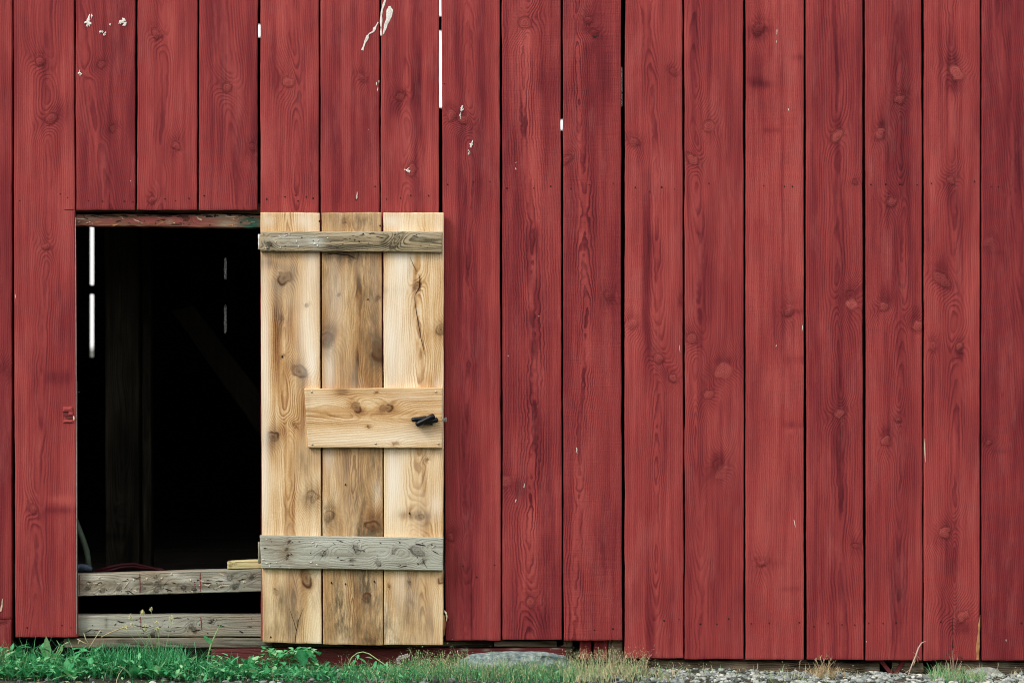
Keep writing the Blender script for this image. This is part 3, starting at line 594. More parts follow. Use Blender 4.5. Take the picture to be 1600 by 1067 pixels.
# latch keeper on the left jamb board, and a dark plate on the jamb
kp = MB()
def bevbox(mb, px0, py0, px1, py1, y0, y1, bev=1.2, mat=0, attrs=None, seed=0):
    a = [P(px0, py0, y1), P(px1, py0, y1), P(px1, py1, y1), P(px0, py1, y1)]
    b = [P(px0, py0, y0 + .002), P(px1, py0, y0 + .002), P(px1, py1, y0 + .002), P(px0, py1, y0 + .002)]
    c = [P(px0 + bev, py0 + bev, y0), P(px1 - bev, py0 + bev, y0), P(px1 - bev, py1 - bev, y0), P(px0 + bev, py1 - bev, y0)]
    F = []
    for o in (0, 4):
        for k in range(4): F.append([o + k, o + 4 + k, o + 4 + (k + 1) % 4, o + (k + 1) % 4])
    F.append([8, 11, 10, 9]); F.append([0, 1, 2, 3])
    mb.add(a + b + c, F, mat, attrs or dict(seed=.2 + seed), smooth=False)
bevbox(kp, 98, 635.5, 113, 643, -0.006, 0.002, 3); bevbox(kp, 107, 643.5, 114, 649, -0.005, 0.002, 1.5)
blob(kp, 103, 647.5, 3.6, 3.4, -.001, 1, 3, h=.0006); blob(kp, 109, 653, 6, 2, -.001, 1, 8, h=.0006)
bevbox(kp, 99, 656, 114, 660.5, -0.004, 0.002, 2.0); blob(kp, 115.5, 653, 1.2, 4, -.006, 2, 4, h=.001)
kp.build('latch_keeper', [M_red, M_plinth, M_cream], barn)['label'] = 'small red painted wooden keeper block beside the doorway'
jp = MB()
bevbox(jp, 118.6, 596, 121.4, 630, 0.026, 0.05, .6); tube(jp, [P(120, 613, .03), P(125, 612.4, .03)], .0018)
jp.build('strike_plate', M_plate, barn)

# ------------------------------------------------------------------ the door (swung open flat against the wall)
DY = -0.036
dm = MB()
board(dm, [(407, 332), (499.5, 332.5), (502, 1005.5), (410.5, 1002.5)], DY, 0.024, 81, kfill=.5, kring=1.2, step=1.7, s_along=1.7, tone=-0.05, pith=[(450, 330), (446, 600), (452, 800), (466, 1000)], con=(.8, .45, 26), d=(6, 5, 2), space=2.5, mat=0,
      knots=[K(443, 435, 9, .8, 0), K(468, 581, 8, .95, 0, 1.3), K(427, 682, 8.5, 1.0, 0), K(479, 903, 8, .85, 0, 1.3), K(488, 776, 9, .5, 0, 1.1), K(480, 477, 2.6, .9, 0), K(441, 497, 3, .5, 0), K(461, 664, 3.6, .5, 0), K(442, 556, 2, .6, 0), K(431, 924, 3, .5, 0)],
      bands=[(434, 500, 8, 70, .26), (438, 620, 9, 90, .24), (452, 760, 10, 120, .24), (420, 415, 22, 7, .3), (415, 409, 14, 4, .22), (455, 425, 10, 20, .25), (472, 610, 7, 60, .26), (470, 700, 8, 60, .22), (424, 700, 9, 30, .2), (466, 905, 12, 60, .16), (455, 960, 6, 60, .2), (490, 720, 8, 16, .3), (455, 520, 4, 60, .14)],
      stains=[(488, 776, 14, 20, .8), (427, 684, 13, 20, .55), (470, 600, 8, 40, .35), (475, 720, 14, 30, .4), (440, 960, 30, 40, .35), (490, 915, 12, 40, .4), (465, 960, 6, 24, .6), (440, 990, 40, 16, .3), (440, 930, 10, 20, .4), (444, 440, 14, 14, .35), (490, 630, 6, 40, .3), (430, 400, 30, 4, .4)],
      pales=[(414, 560, 7, 150, .6), (413, 760, 6, 90, .6), (488, 400, 12, 60, .5), (480, 520, 14, 60, .5), (475, 345, 14, 14, .5), (488, 570, 8, 30, .6), (420, 345, 10, 10, .4)])
board(dm, [(502.5, 332.5), (596, 332), (598.5, 1007.5), (504.5, 1006)], DY + .002, 0.024, 82, kfill=.5, kring=1.2, step=1.7, s_along=1.7, tone=0.15, pith=[(560, 330), (562, 450), (556, 560), (556, 640), (548, 1000)], con=(1.0, .4, 16), d=(4, 5, 3), jag=.5, space=2.4,
      knots=[K(508, 530, 9, .85, 0, .9), K(592, 547, 10, .95, 0, 1.2), K(583, 822, 10, .95, 0, .9), K(572, 934, 7, 1.0, 0), K(513, 806, 8, .5, 0), K(580, 1000, 6, .5, 0, .6), K(540, 398, 6, .7, 0, .6), K(538, 345, 3, .6, 0), K(529, 461, 1.8, .9, 0), K(590, 466, 3, .6, 0)],
      bands=[(555, 410, 6, 22, .3), (562, 440, 5, 30, .25), (555, 580, 4, 24, .4), (553, 595, 7, 14, .45), (560, 560, 3, 20, .3), (588, 500, 9, 140, .14), (515, 620, 8, 60, .14), (545, 750, 3, 50, .2), (540, 760, 12, 80, .14), (560, 900, 8, 60, .15)],
      stains=[(550, 470, 60, 200, .22), (550, 850, 60, 200, .26), (545, 400, 34, 12, .6), (592, 550, 16, 34, .7), (513, 535, 14, 24, .6), (572, 915, 12, 34, .9), (580, 830, 22, 18, .7), (512, 810, 14, 26, .6), (590, 700, 12, 90, .5), (575, 470, 20, 70, .4), (520, 960, 30, 40, .4), (560, 985, 40, 20, .5), (580, 1000, 14, 5, .8), (515, 430, 16, 60, .3), (560, 345, 40, 14, .45), (590, 955, 12, 50, .4), (548, 880, 14, 30, .4), (530, 930, 10, 50, .35), (565, 790, 10, 60, .4)],
      pales=[(515, 580, 9, 40, .55), (525, 470, 12, 60, .25), (515, 710, 8, 30, .4), (590, 770, 6, 20, .3)])
board(dm, [(598.8, 332), (693, 332), (693.5, 955), (691, 1007.5), (600.5, 1007)][:2] + [(692.5, 1007.5), (600.5, 1007)], DY + .001, 0.024, 83, kfill=.5, kring=1.2, step=1.7, s_along=1.7, tone=-0.08, pith=[(650, 330), (652, 460), (660, 560), (652, 760), (665, 1000)], con=(.9, .42, 24), d=(6, 5, 2), jag=.35, space=2.6,
      knots=[K(652, 446, 4, .8, 0, 2.2), K(689, 515, 7, .5, 0, 1.0), K(655, 808, 7, .5, 0, .5), K(667, 718, 2.6, .7, 0), K(640, 910, 2.5, .9, 0), K(608, 915, 2, .8, 0), K(690, 905, 4, .7, 0, 1.6)],
      bands=[(648, 430, 3, 30, .35), (656, 445, 2, 16, .4), (655, 515, 2.5, 40, .34), (662, 560, 3, 40, .25), (672, 600, 14, 16, .3), (685, 560, 8, 30, .22), (655, 470, 12, 60, .12), (650, 750, 10, 60, .18), (662, 740, 4, 50, .2), (650, 806, 24, 5, .35), (670, 985, 5, 26, .55), (640, 920, 10, 60, .2), (660, 900, 24, 60, .14)],
      stains=[(640, 420, 4, 26, .4), (690, 515, 12, 12, .6), (645, 803, 24, 8, .55), (665, 815, 8, 8, .5), (612, 590, 8, 30, .3), (640, 960, 40, 40, .4), (605, 985, 16, 20, .4), (620, 1000, 30, 8, .4), (605, 950, 8, 40, .3), (640, 920, 8, 30, .4), (610, 455, 24, 8, .25)],
      pales=[(625, 400, 12, 50, .65), (610, 345, 16, 12, .6), (612, 530, 12, 80, .55), (614, 740, 12, 60, .8), (630, 560, 20, 90, .3), (680, 790, 10, 20, .5), (685, 370, 8, 30, .4), (625, 910, 10, 40, .35), (683, 600, 6, 12, .4)])
# cracks and dark checks in the planks
for pts, w in [([(461, 1003), (463, 985), (466, 970), (474, 950)], [1.2, .9, .7, .3]), ([(463, 985), (459, 970), (452, 950)], [.8, .8, .3]), ([(648, 462), (655, 450), (656, 436), (654, 428)], [.5, 1.8, 1.0, .3]),
               ([(647, 462), (651, 490), (658, 530), (664, 555)], [.4, 1.1, .9, .3]), ([(641, 402), (646, 415), (652, 425)], [.3, .8, .4]), ([(507, 398), (520, 396), (545, 399), (556, 404)], [.4, 1.4, 1.6, .4])]:
    streak(dm, pts, w, DY - .0002, 1, .0003)
for i, (a, b) in enumerate([(499, 346), (594, 353), (540, 757), (518, 910), (540, 912), (585, 908), (640, 802), (423, 995), (575, 468), (441, 557)]):
    blob(dm, a, b, 1.2, 1.8, DY - .0008, 2, i, h=.0004)
# bark-edged sliver and a pale chip at the lower right corner
V = [P(690, 958, DY + .004), P(695, 962, DY + .006), P(696.5, 975, DY + .008), P(694.5, 992, DY + .006), P(691, 997, DY + .004), P(690, 980, DY + .002)]
V = V + [(v[0], v[1] + .012, v[2]) for v in V]
dm.add(V, [[5,4,3,2,1,0], [6,7,8,9,10,11]] + [[k, (k+1) % 6, 6 + (k+1) % 6, 6 + k] for k in range(6)], 0, dict(seed=.4, band=.25, stain=.3))
streak(dm, [(694.5, 953), (697, 958), (698.5, 964), (697.5, 970)], [.8, 2.6, 2.8, .8], DY + .006, 3, .003)
door = dm.build('door', [M_pine, M_crack, M_hole, M_cream], barn); door['label'] = 'bare pine door of three upright planks, swung open against the red wall'

b1 = MB(); BY = DY - 0.017
board(b1, [(406.5, 361.5), (691, 361.5), (691, 394), (406.5, 392.5)], BY, 0.0165, 91, kfill=.5, kring=.9, horiz=True, step=1.4, s_along=1.6, pith=[(378, 400), (374, 560), (377, 690)], d=(3, 4, 2), con=(1, .6, 20), space=2.4, wob=.6, endwob=.8, jag=.5, tone=.05,
      knots=[K(421, 382, 4, .9, 0), K(620, 375, 5, .3, 0, 3)], stains=[(470, 374, 26, 9, .7), (430, 372, 24, 12, .45), (495, 380, 14, 8, .8), (560, 366, 60, 4, .35), (660, 366, 30, 5, .3)], bands=[(540, 388, 60, 4, .3), (650, 390, 40, 3, .3), (520, 376, 30, 3, .25), (600, 376, 6, 8, .3)],
      pales=[(495, 378, 8, 5, .5), (445, 370, 6, 3, .5)])
for i, (a, b, rx, ry, ro) in enumerate([(437,370,4,.8,.5),(447,368,4,.9,-.4),(452,366,2.5,.8,.9),(463,378,.9,3,.2),(466,385,1,2.5,0),(492,381,2.5,1.8,.3),(497,376,3.5,.8,-.7),(496,384,1.8,2.6,0),(438,387,1.6,1.6,0),(431,378,.9,3,.5),(512,372,2.4,.8,.3),(415,388,1.2,1.2,0)]):
    blob(b1, a, b, rx*.72, ry*.72, BY - .0008, 1, i * 2.1, ro, rag=.5)
wear(b1, 410, 364, 688, 390, BY - .0003, 40, (2,), 9, 5.0)
b1.build('batten', [M_olive, M_white, M_hole], door)['label'] = 'weathered olive grey batten across the top of the door'
b2 = MB()
board(b2, [(406.5, 836.5), (692, 840), (691.5, 891), (408, 887.5)], BY, 0.0165, 92, kfill=.5, kring=.9, horiz=True, step=1.5, s_along=1.6, pith=[(862, 400), (866, 560), (860, 690)], d=(5, 6, 3), con=(.8, .5, 22), space=2.6, wob=.5, endwob=.8, jag=.6, tone=-.02,
      knots=[K(505, 864, 4, .5, 0), K(556, 858, 4, .6, 0, 1.6), K(654, 862, 6, .6, 0, 1.5), K(616, 861, 3, .6, 0), K(550, 875, 2.4, .8, 0), K(662, 877, 3, .9, 0, .7), K(591, 880, 3, .5, 0), K(448, 858, 1.8, .9, 0), K(448, 872, 1.8, .9, 0), K(452, 846, 2, .9, 0)],
      stains=[(448, 860, 16, 30, .75), (420, 855, 14, 24, .4), (470, 882, 20, 6, .4), (520, 884, 50, 5, .3)], bands=[(500, 884, 16, 8, .35), (630, 884, 20, 6, .3), (620, 850, 12, 10, .2), (530, 866, 40, 2, .2), (430, 862, 20, 2, .4)],
      pales=[(640, 852, 30, 5, .4), (510, 850, 24, 6, .4), (560, 846, 60, 3, .3), (600, 868, 20, 5, .4)])
for i, (a, b, rx, ry, ro) in enumerate([(416,842,3,.8,.4),(412,874,2.6,1,.2),(417,880,3,.9,.3),(421,884,1.6,1.2,0),(489,847,3.5,.8,-.5),(494,851,.9,3.4,.3),(486,878,2.6,1,-.3),(495,882,2.5,1.2,.5),(432,878,1.4,1.4,0),(564,852,1,3,.2),(588,870,2.6,.6,.5),(677,854,2.5,.6,-.4),(452,887,2,.7,0)]):
    blob(b2, a, b, rx*.75, ry*.75, BY - .0008, 1, i * 1.7, ro, rag=.5)
for pts, w in [([(556, 864), (553, 856), (552, 850)], [.4, 1, .3]), ([(556, 858), (564, 860), (571, 858)], [.4, 1.1, .3]), ([(503, 870), (506, 862), (512, 857)], [.4, 1, .3]), ([(660, 872), (664, 882), (668, 888)], [.4, .8, .3]), ([(455, 843), (449, 850)], [.8, .4])]:
    streak(b2, pts, w, BY - .0004, 2, .0004)
wear(b2, 410, 842, 688, 886, BY - .0003, 36, (2,), 10, 5.0)
b2.build('batten', [M_blue, M_white, M_hole], door)['label'] = 'weathered blue grey batten across the foot of the door'
b3 = MB()
board(b3, [(475.5, 607), (691, 605.5), (691, 699.5), (481, 699.5)], BY - .001, 0.0175, 93, kfill=.5, kring=1.1, horiz=True, step=1.7, s_along=1.7, pith=[(640, 470), (645, 600), (650, 700)], d=(6, 4, 2), con=(.75, .6, 40), space=2.4, wob=.4, endwob=.5, tone=-.02,
      knots=[K(557, 636, 6, .95, 0, 1.2), K(605, 637, 6.5, .95, 0, 1.25), K(576, 667, 2, .8, 0), K(618, 693, 2.5, .9, 0, 1.4), K(588, 613, 1.6, 1, 0)],
      bands=[(535, 612, 10, 6, .35), (520, 650, 50, 3, .22), (640, 655, 50, 3, .2), (560, 640, 60, 6, .12), (660, 625, 40, 3, .16), (600, 648, 16, 5, .2)], stains=[(535, 612, 12, 5, .4), (480, 650, 6, 50, .25), (600, 609, 80, 3, .2)],
      pales=[(640, 680, 60, 12, .45), (530, 688, 50, 8, .35), (640, 620, 40, 6, .25), (500, 625, 20, 8, .3)])
for i, (a, b) in enumerate([(681, 612), (685, 693), (587, 693), (487, 612), (488, 694)]): blob(b3, a, b, 1.6, 1.7, BY - .002, 1, i, rag=.2)
b3.build('crosspiece', [M_pine_h, M_steel], door)['label'] = 'wide fresh pine crosspiece carrying the latch'

# black latch: two crossed worn grips on a spindle
lt = MB()
def bar(mb, a, b, r, y, flat=.7, mat=0):
    pts = [Vector(P(a[0] + (b[0]-a[0])*t, a[1] + (b[1]-a[1])*t, y)) for t in (0, .06, .2, .5, .8, .94, 1)]
    tube(mb, pts, [r*.55, r*.92, r, r*.88, r, r*.92, r*.55], 10, mat)
ly = BY - .016
bar(lt, (643, 656), (668, 653), .0080, ly); bar(lt, (650, 664), (679, 649), .0095, ly - .005); bar(lt, (660, 661), (684.5, 655.5), .0085, ly)
tube(lt, [P(662, 657, BY), P(662, 657, ly)], .007, 10)
bevbox(lt, 656, 651, 676, 664, BY - .006, BY, 1.5)
tube(lt, [P(683, 656, BY + .008), P(697, 655.5, BY + .012)], .0022, 8, 1)
lt.build('latch', [M_black, M_steel], door)['label'] = 'small black latch handle'
lb = MB(); bevbox(lb, 694, 652, 698, 659, DY + .002, DY + .012, .8)
lb.build('latch_bolt', M_steel, door)
for (y0, y1) in ((366, 390), (846, 880)):  # strips at the door's left edge; the upper one is plain white
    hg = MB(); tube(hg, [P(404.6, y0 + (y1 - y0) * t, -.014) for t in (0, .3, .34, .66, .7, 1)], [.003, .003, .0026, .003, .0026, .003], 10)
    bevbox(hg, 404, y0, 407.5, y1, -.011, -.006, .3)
    hg.build('edge_strip', M_edge_strip if y0 < 400 else M_rail, door)

# ------------------------------------------------------------------ the dark inside of the barn
XL, XR, YB, ZR = -2.62, 2.62, 4.0, 3.3
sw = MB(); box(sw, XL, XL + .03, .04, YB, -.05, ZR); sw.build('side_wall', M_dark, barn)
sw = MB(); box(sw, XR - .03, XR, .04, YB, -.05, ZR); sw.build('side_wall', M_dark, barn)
# back wall: upright boards with a few missing strips that let the sky in (x0, x1, [(z0, z1) open])
def bz(py): return CAMZ + (533.5 - py) * S * 1.5
def bx_(px): return (px - 800) * S * 1.5
slits = [(bx_(139.9), bx_(146.3), [(bz(558), bz(460)), (bz(445), bz(346))]), (bx_(351.2), bx_(352.3), [(bz(520), bz(478)), (bz(436), bz(404))]),
         (bx_(401), bx_(408), [(bz(58), bz(38))]), (bx_(681), bx_(695), [(bz(168), bz(48)), (bz(25), bz(-60))]), (bx_(871), bx_(881), [(bz(203), bz(187))]), (bx_(970.3), bx_(970.9), [(bz(166), bz(105))])]
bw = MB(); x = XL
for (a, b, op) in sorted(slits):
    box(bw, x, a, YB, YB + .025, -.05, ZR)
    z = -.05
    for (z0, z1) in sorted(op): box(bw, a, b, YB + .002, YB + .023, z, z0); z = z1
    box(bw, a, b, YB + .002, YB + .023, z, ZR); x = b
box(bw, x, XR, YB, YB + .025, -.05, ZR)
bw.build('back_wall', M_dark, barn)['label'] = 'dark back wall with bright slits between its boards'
rf = MB()
rf.add([(XL - .1, -.12, ZR + .02), (XR + .1, -.12, ZR + .02), (XR + .1, YB + .2, ZR + .25), (XL - .1, YB + .2, ZR + .25), (XL - .1, -.12, ZR + .08), (XR + .1, -.12, ZR + .08), (XR + .1, YB + .2, ZR + .31), (XL - .1, YB + .2, ZR + .31)],
       [[0,3,2,1],[4,5,6,7],[0,1,5,4],[1,2,6,5],[2,3,7,6],[3,0,4,7]], smooth=False)
box(rf, XL, XR, YB - .02, YB + .02, ZR - .02, ZR + .22); box(rf, XL, XL + .03, .05, YB - .03, ZR - .01, ZR + .2); box(rf, XR - .03, XR, .05, YB - .03, ZR - .01, ZR + .2); box(rf, XL, XR, .03, .045, ZR - .1, ZR + .06)
rf.build('roof', M_roof, barn)
fl = MB(); FZ = P(0, 897, .5)[2]
for k in range(24):
    box(fl, XL + .04, XR - .04, .32 + k*.15, .32 + k*.15 + .146, FZ - .03, FZ + random.uniform(-.002, .002))
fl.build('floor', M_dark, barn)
po = MB()
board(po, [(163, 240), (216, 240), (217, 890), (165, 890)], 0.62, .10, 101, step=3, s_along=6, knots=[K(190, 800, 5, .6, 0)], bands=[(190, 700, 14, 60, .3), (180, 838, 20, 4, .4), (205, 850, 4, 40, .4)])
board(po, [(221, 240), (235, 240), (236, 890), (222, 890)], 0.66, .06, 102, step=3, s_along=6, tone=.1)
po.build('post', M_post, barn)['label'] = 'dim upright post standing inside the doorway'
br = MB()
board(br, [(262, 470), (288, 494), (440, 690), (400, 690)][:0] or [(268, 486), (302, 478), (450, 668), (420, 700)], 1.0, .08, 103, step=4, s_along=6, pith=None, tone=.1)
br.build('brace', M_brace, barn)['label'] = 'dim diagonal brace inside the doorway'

# ------------------------------------------------------------------ things inside the doorway
wb = MB()
board(wb, [(355, 877), (420, 874), (420, 887.2), (355, 888.8)], 0.034, .04, 110, horiz=True, step=1.3, wob=.4, con=(1, .8, 14), pith=882, knots=[K(366, 881, 1.2, 1, 0)], bands=[(380, 885, 30, 1.5, .4), (360, 883, 2, 4, .4)])
tag(wb.build('wood_block', M_fresh), 'pale yellow fresh-sawn wood block lying on the right end of the upper grey rail', 'wood block')
hs = MB()
tube(hs, [P(108, 780, .45), P(116, 808, .44), P(124, 828, .43), P(131, 846, .42), P(136, 862, .41), P(138, 876, .40), P(139, 892, .40)], .0095, 12)
tag(hs.build('hose', plain('grey_green_rubber', (0.10, 0.14, 0.095), .6, noise=40, var=.25)), 'grey green hose bending down just inside the left of the doorway', 'hose')
ct = MB()
for dx, dz in ((0, 0), (6, 4)):
    tube(ct, [P(148 + dx, 893 + dz*.3, .36), P(170 + dx, 886 + dz, .37), P(190, 882 + dz, .38), P(210, 881 + dz, .38), P(228 - dx, 885 + dz*.6, .37), P(245 + dx, 889, .36), P(262, 895, .35)], .0055, 8)
tag(ct.build('red_cable', plain('red_cable_sheath', (0.06, 0.006, 0.010), .5)), 'dark red cable lying in loops inside the doorway', 'cable')
bc = MB()
n = 16
for k in range(1):
    pts = [P(112 + 32 * t, 889.5 - 3.2 * math.sin(t * 3.0), .37 - .01 * t) for t in np.linspace(0, 1, 9)]
    tube(bc, pts, [.008, .012, .013, .0125, .013, .012, .011, .010, .006], 10)
tag(bc.build('blue_bottle', plain('pale_blue_plastic', (0.10, 0.135, 0.19), .4, noise=60, var=.6)), 'dusty pale blue object lying on its side behind the left end of the upper rail', 'object')

# ------------------------------------------------------------------ ground
ax = np.concatenate([[-400, -120, -40, -14, -6, -4], np.arange(-3, 3.01, .03), [4, 6, 14, 40, 120, 400]])
ay = np.concatenate([[-400, -120, -40, -16, -9, -5, -3, -2], np.arange(-1.2, .4, .03), [.8, 2, 4, 6, 14, 40, 120, 400]])
GX, GY = np.meshgrid(ax, ay)
def gh(x, y):
    x = np.asarray(x, float); y = np.asarray(y, float)
    near = np.exp(-((y + .2) / .7) ** 4) * np.exp(-(x / 3) ** 8)
    h = .007 * vn(x / .22, y / .15, 1) + .004 * vn(x / .06, y / .06, 2)
    h = h - .022 * np.exp(-((x - .25) / .5) ** 2) * np.exp(-((y - .02) / .16) ** 2) * 0
    h = h - .026 * np.clip((x - .95) / .25, 0, 1) * np.exp(-(np.clip(-.03 - y, 0, 9) / .10) ** 2) * (.75 + .5 * vn(x / .12, 3, 5)) - .010 * np.clip((x - .4) / .3, 0, 1) * np.exp(-(np.clip(-.02 - y, 0, 9) / .10) ** 2)
    return near * h - .006
GZ = gh(GX, GY)
gm = MB(); nr, nc = GX.shape; idx = np.arange(nr * nc).reshape(nr, nc)
gm.add(np.stack([GX, GY, GZ], -1).reshape(-1, 3), np.stack([idx[:-1,:-1], idx[:-1,1:], idx[1:,1:], idx[1:,:-1]], -1).reshape(-1, 4))
t = NT('stony_soil'); tc = t.n('ShaderNodeTexCoord').outputs['Object']
n1 = t.noise(tc, 45, 6, .7); n2 = t.noise(tc, 3, 3, .6)
c = t.ramp(n1, [(.3, (.018, .017, .013)), (.5, (.06, .055, .043)), (.72, (.15, .145, .125))])
c = t.mix(t.mapr(n2, .4, .65), c, (.03, .04, .02)); t.l(c, t.b.inputs['Base Color']); t.b.inputs['Roughness'].default_value = .95; t.bump(n1, .01)
tag(gm.build('ground', t.mat), 'dark stony soil in front of the barn', kind='structure')

# shade bank added behind the camera, unseen: screens low sky from the lower wall
hx = np.linspace(-45, 45, 61); hy = np.concatenate([[-9.0, -9.25, -9.5, -9.9, -10.4], np.linspace(-11.5, -34, 12)]); HX, HY = np.meshgrid(hx, hy)
HZ = np.clip((-9 - HY) / 1.2, 0, 1) ** .5 * (3.5 + .5 * vn(HX / 2, HY / 2, 8)) - .02
hm = MB(); nr, nc = HX.shape; idx = np.arange(nr * nc).reshape(nr, nc)
hm.add(np.stack([HX, HY, HZ], -1).reshape(-1, 3), np.stack([idx[:-1,:-1], idx[1:,:-1], idx[1:,1:], idx[:-1,1:]], -1).reshape(-1, 4))
tag(hm.build('shade_bank', plain('shade_bank_green', (.035, .06, .03), .95, noise=2.5, var=.5)), 'added unseen bank that shades the lower barn wall', kind='structure')

# pebbles: one countless bed
def ico(sub=1):
    import bmesh
    bm = bmesh.new(); bmesh.ops.create_icosphere(bm, subdivisions=sub, radius=1)
    v = np.array([q.co[:] for q in bm.verts]); f = np.array([[q.index for q in fc.verts] for fc in bm.faces]); bm.free(); return v, f
IV, IF = ico(2)
def pebble(r, seed):
    q = np.random.default_rng(seed)
    v = IV * (1 + .16 * vn(IV[:, 0] * 1.5 + IV[:, 2], IV[:, 1] * 1.5, seed % 200)[:, None])
    for _ in range(5):                       # knock flat facets off
        n = q.normal(size=3); n /= np.linalg.norm(n); h = q.uniform(.55, .85)
        dd = v @ n; v = v - np.clip(dd - h, 0, None)[:, None] * n * .85
    v = v * np.array([1, q.uniform(.65, 1), q.uniform(.45, .75)]) * r
    a = q.uniform(0, 6.28); b = q.uniform(-.4, .4)
    ca, sa, cb_, sb = math.cos(a), math.sin(a), math.cos(b), math.sin(b)
    v = v @ np.array([[ca, -sa, 0], [sa, ca, 0], [0, 0, 1]]) @ np.array([[1, 0, 0], [0, cb_, -sb], [0, sb, cb_]])
    return v
protos = [pebble(1, 500 + i) for i in range(40)]
t = NT('pebble_stone'); tc = t.n('ShaderNodeTexCoord').outputs['Object']
n1 = t.noise(tc, 160, 4, .65); v = t.math('ADD', t.attr('tint'), t.mapr(n1, .3, .7, -.16, .16), clamp=True)
t.l(t.ramp(v, [(0, (.022, .024, .022)), (.3, (.09, .105, .10)), (.55, (.21, .25, .24)), (.8, (.38, .42, .39)), (1, (.62, .63, .58))]), t.b.inputs['Base Color'])
t.b.inputs['Roughness'].default_value = .85; t.bump(n1, .0015); M_peb = t.mat
gv = MB()
def scatter_pebbles(n, x0, x1, y0, y1, rmin, rmax, tint, seed, lift=0.0):
    q = np.random.default_rng(seed)
    for i in range(n):
        x = q.uniform(x0, x1); y = q.uniform(y0, y1); r = rmin + (rmax - rmin) * q.random() ** 2.2
        v = protos[q.integers(40)] * r
        z = float(gh(x, y)) + r * .25 + lift * q.random()
        gv.add(v + np.array([x, y, z]), IF, 0, dict(tint=float(np.clip(q.normal(tint, .19), .02, .98))))
scatter_pebbles(2900, .42, 1.95, -.60, .0, .0042, .0132, .62, 1)
scatter_pebbles(200, .42, 1.95, -.02, .05, .004, .008, .4, 8)
scatter_pebbles(900, -1.75, .45, -.62, -.22, .0045, .013, .36, 2)
scatter_pebbles(2200, -2.6, 2.6, -1.9, -.6, .005, .017, .45, 9)
scatter_pebbles(500, -.85, .0, -.24, .02, .005, .013, .26, 3)
tag(gv.build('gravel', M_peb), 'grey green gravel spread along the foot of the barn', kind='stuff')

# single larger stones
def stone(px, py_top, wpx, hpx, y, seed, label, mat, cat='stone', name='stone', depth=.7, sub=4, group=None, fl=0.0):
    V0, F0 = ico(sub); q = np.random.default_rng(seed)
    v = V0.copy()
    v = v * (1 + .20 * vn(v[:, 0] * 1.4 + v[:, 2] * .9, v[:, 1] * 1.4 + 7, seed)[:, None] + .09 * vn(v[:, 0] * 4, v[:, 2] * 4 + v[:, 1] * 3, seed + 1)[:, None])
    for _ in range(7):
        n = q.normal(size=3); n /= np.linalg.norm(n); h = q.uniform(.6, .85); dd = v @ n; v = v - np.clip(dd - h, 0, None)[:, None] * n * .85
    v = v * (1 + .05 * vn(v[:, 0] * 9, v[:, 2] * 9 + v[:, 1] * 7, seed + 2)[:, None] + .025 * vn(v[:, 0] * 23, v[:, 2] * 23 + v[:, 1] * 19, seed + 3)[:, None])
    if fl: v[:, 2] = np.where(v[:, 2] > fl, fl + (v[:, 2] - fl) * .3, v[:, 2])
    v -= (v.min(0) + v.max(0)) / 2; v /= (v.max(0) - v.min(0)) / 2
    s = S * (CAMD + y) / CAMD
    top = CAMZ + (533.5 - py_top) * s
    v = v * np.array([wpx * s / 2, wpx * s / 2 * depth, hpx * s / 2])
    o = MB(); base = (gx(px, y), y, top - hpx * s / 2)
    o.add(v + np.array(base), F0, 0, dict(tint=.5)); ob = o.build(name, mat, origin=base)
    return tag(ob, label, cat, group)
def stone_mat(name, a, b, c, sc=26):
    t = NT(name); tc = t.n('ShaderNodeTexCoord').outputs['Object']
    n1 = t.noise(tc, sc, 7, .7); n2 = t.noise(tc, sc * 5, 4, .7)
    c_ = t.ramp(n1, [(.32, a), (.5, b), (.66, c)]); c_ = t.mix(t.mapr(n2, .55, .7, 0, .5), c_, tuple(x * .4 for x in b))
    t.l(c_, t.b.inputs['Base Color']); t.b.inputs['Roughness'].default_value = .9
    t.bump(t.math('ADD', n1, t.math('MULTIPLY', n2, .5)), .010); return t.mat
M_boulder = stone_mat('pale_teal_stone', (.07, .10, .10), (.22, .31, .31), (.50, .57, .55), 60)
M_stone = stone_mat('pale_grey_stone', (.13, .14, .12), (.30, .33, .29), (.50, .52, .46), 40)
stone(800, 1017, 186, 60, -.085, 21, 'big pale blue grey boulder half hidden in grass under the red plinth', M_boulder, 'boulder', 'boulder', .35, 5, fl=.6)
stone(1541, 1042, 70, 34, -.14, 22, 'broad pale lichened stone under the second board from the right', M_stone, depth=.5)

# ------------------------------------------------------------------ vegetation
GREEN = [(0, (.006, .042, .017)), (.3, (.022, .18, .060)), (.55, (.055, .37, .14)), (.8, (.20, .66, .31)), (1, (.54, .82, .46))]
M_leaf = veg_mat('weed_leaf', GREEN); M_grass = veg_mat('green_grass_blade', GREEN, .3)
M_light = veg_mat('light_grass_blade', [(0, (.02, .17, .065)), (.35, (.12, .42, .17)), (.6, (.34, .56, .27)), (.8, (.62, .62, .36)), (1, (.74, .62, .42))], .35)
M_straw = veg_mat('straw', [(0, (.16, .11, .06)), (.4, (.38, .28, .14)), (.7, (.58, .46, .25)), (1, (.74, .66, .46))], .3)
M_twig = veg_mat('dry_stalk', [(0, (.10, .055, .04)), (.5, (.34, .24, .18)), (1, (.62, .50, .42))], .1)
M_seed = veg_mat('seed_head', [(0, (.09, .05, .03)), (.5, (.36, .27, .16)), (1, (.62, .54, .36))], .2)
M_yellow = veg_mat('pale_yellow_petal', [(0, (.72, .72, .36)), (1, (.90, .88, .62))], .2)
M_petal = veg_mat('white_petal', [(0, (.70, .66, .64)), (1, (.86, .84, .82))], .3)
M_stem = veg_mat('pale_green_stem', [(0, (.10, .22, .08)), (1, (.42, .55, .26))], .2)

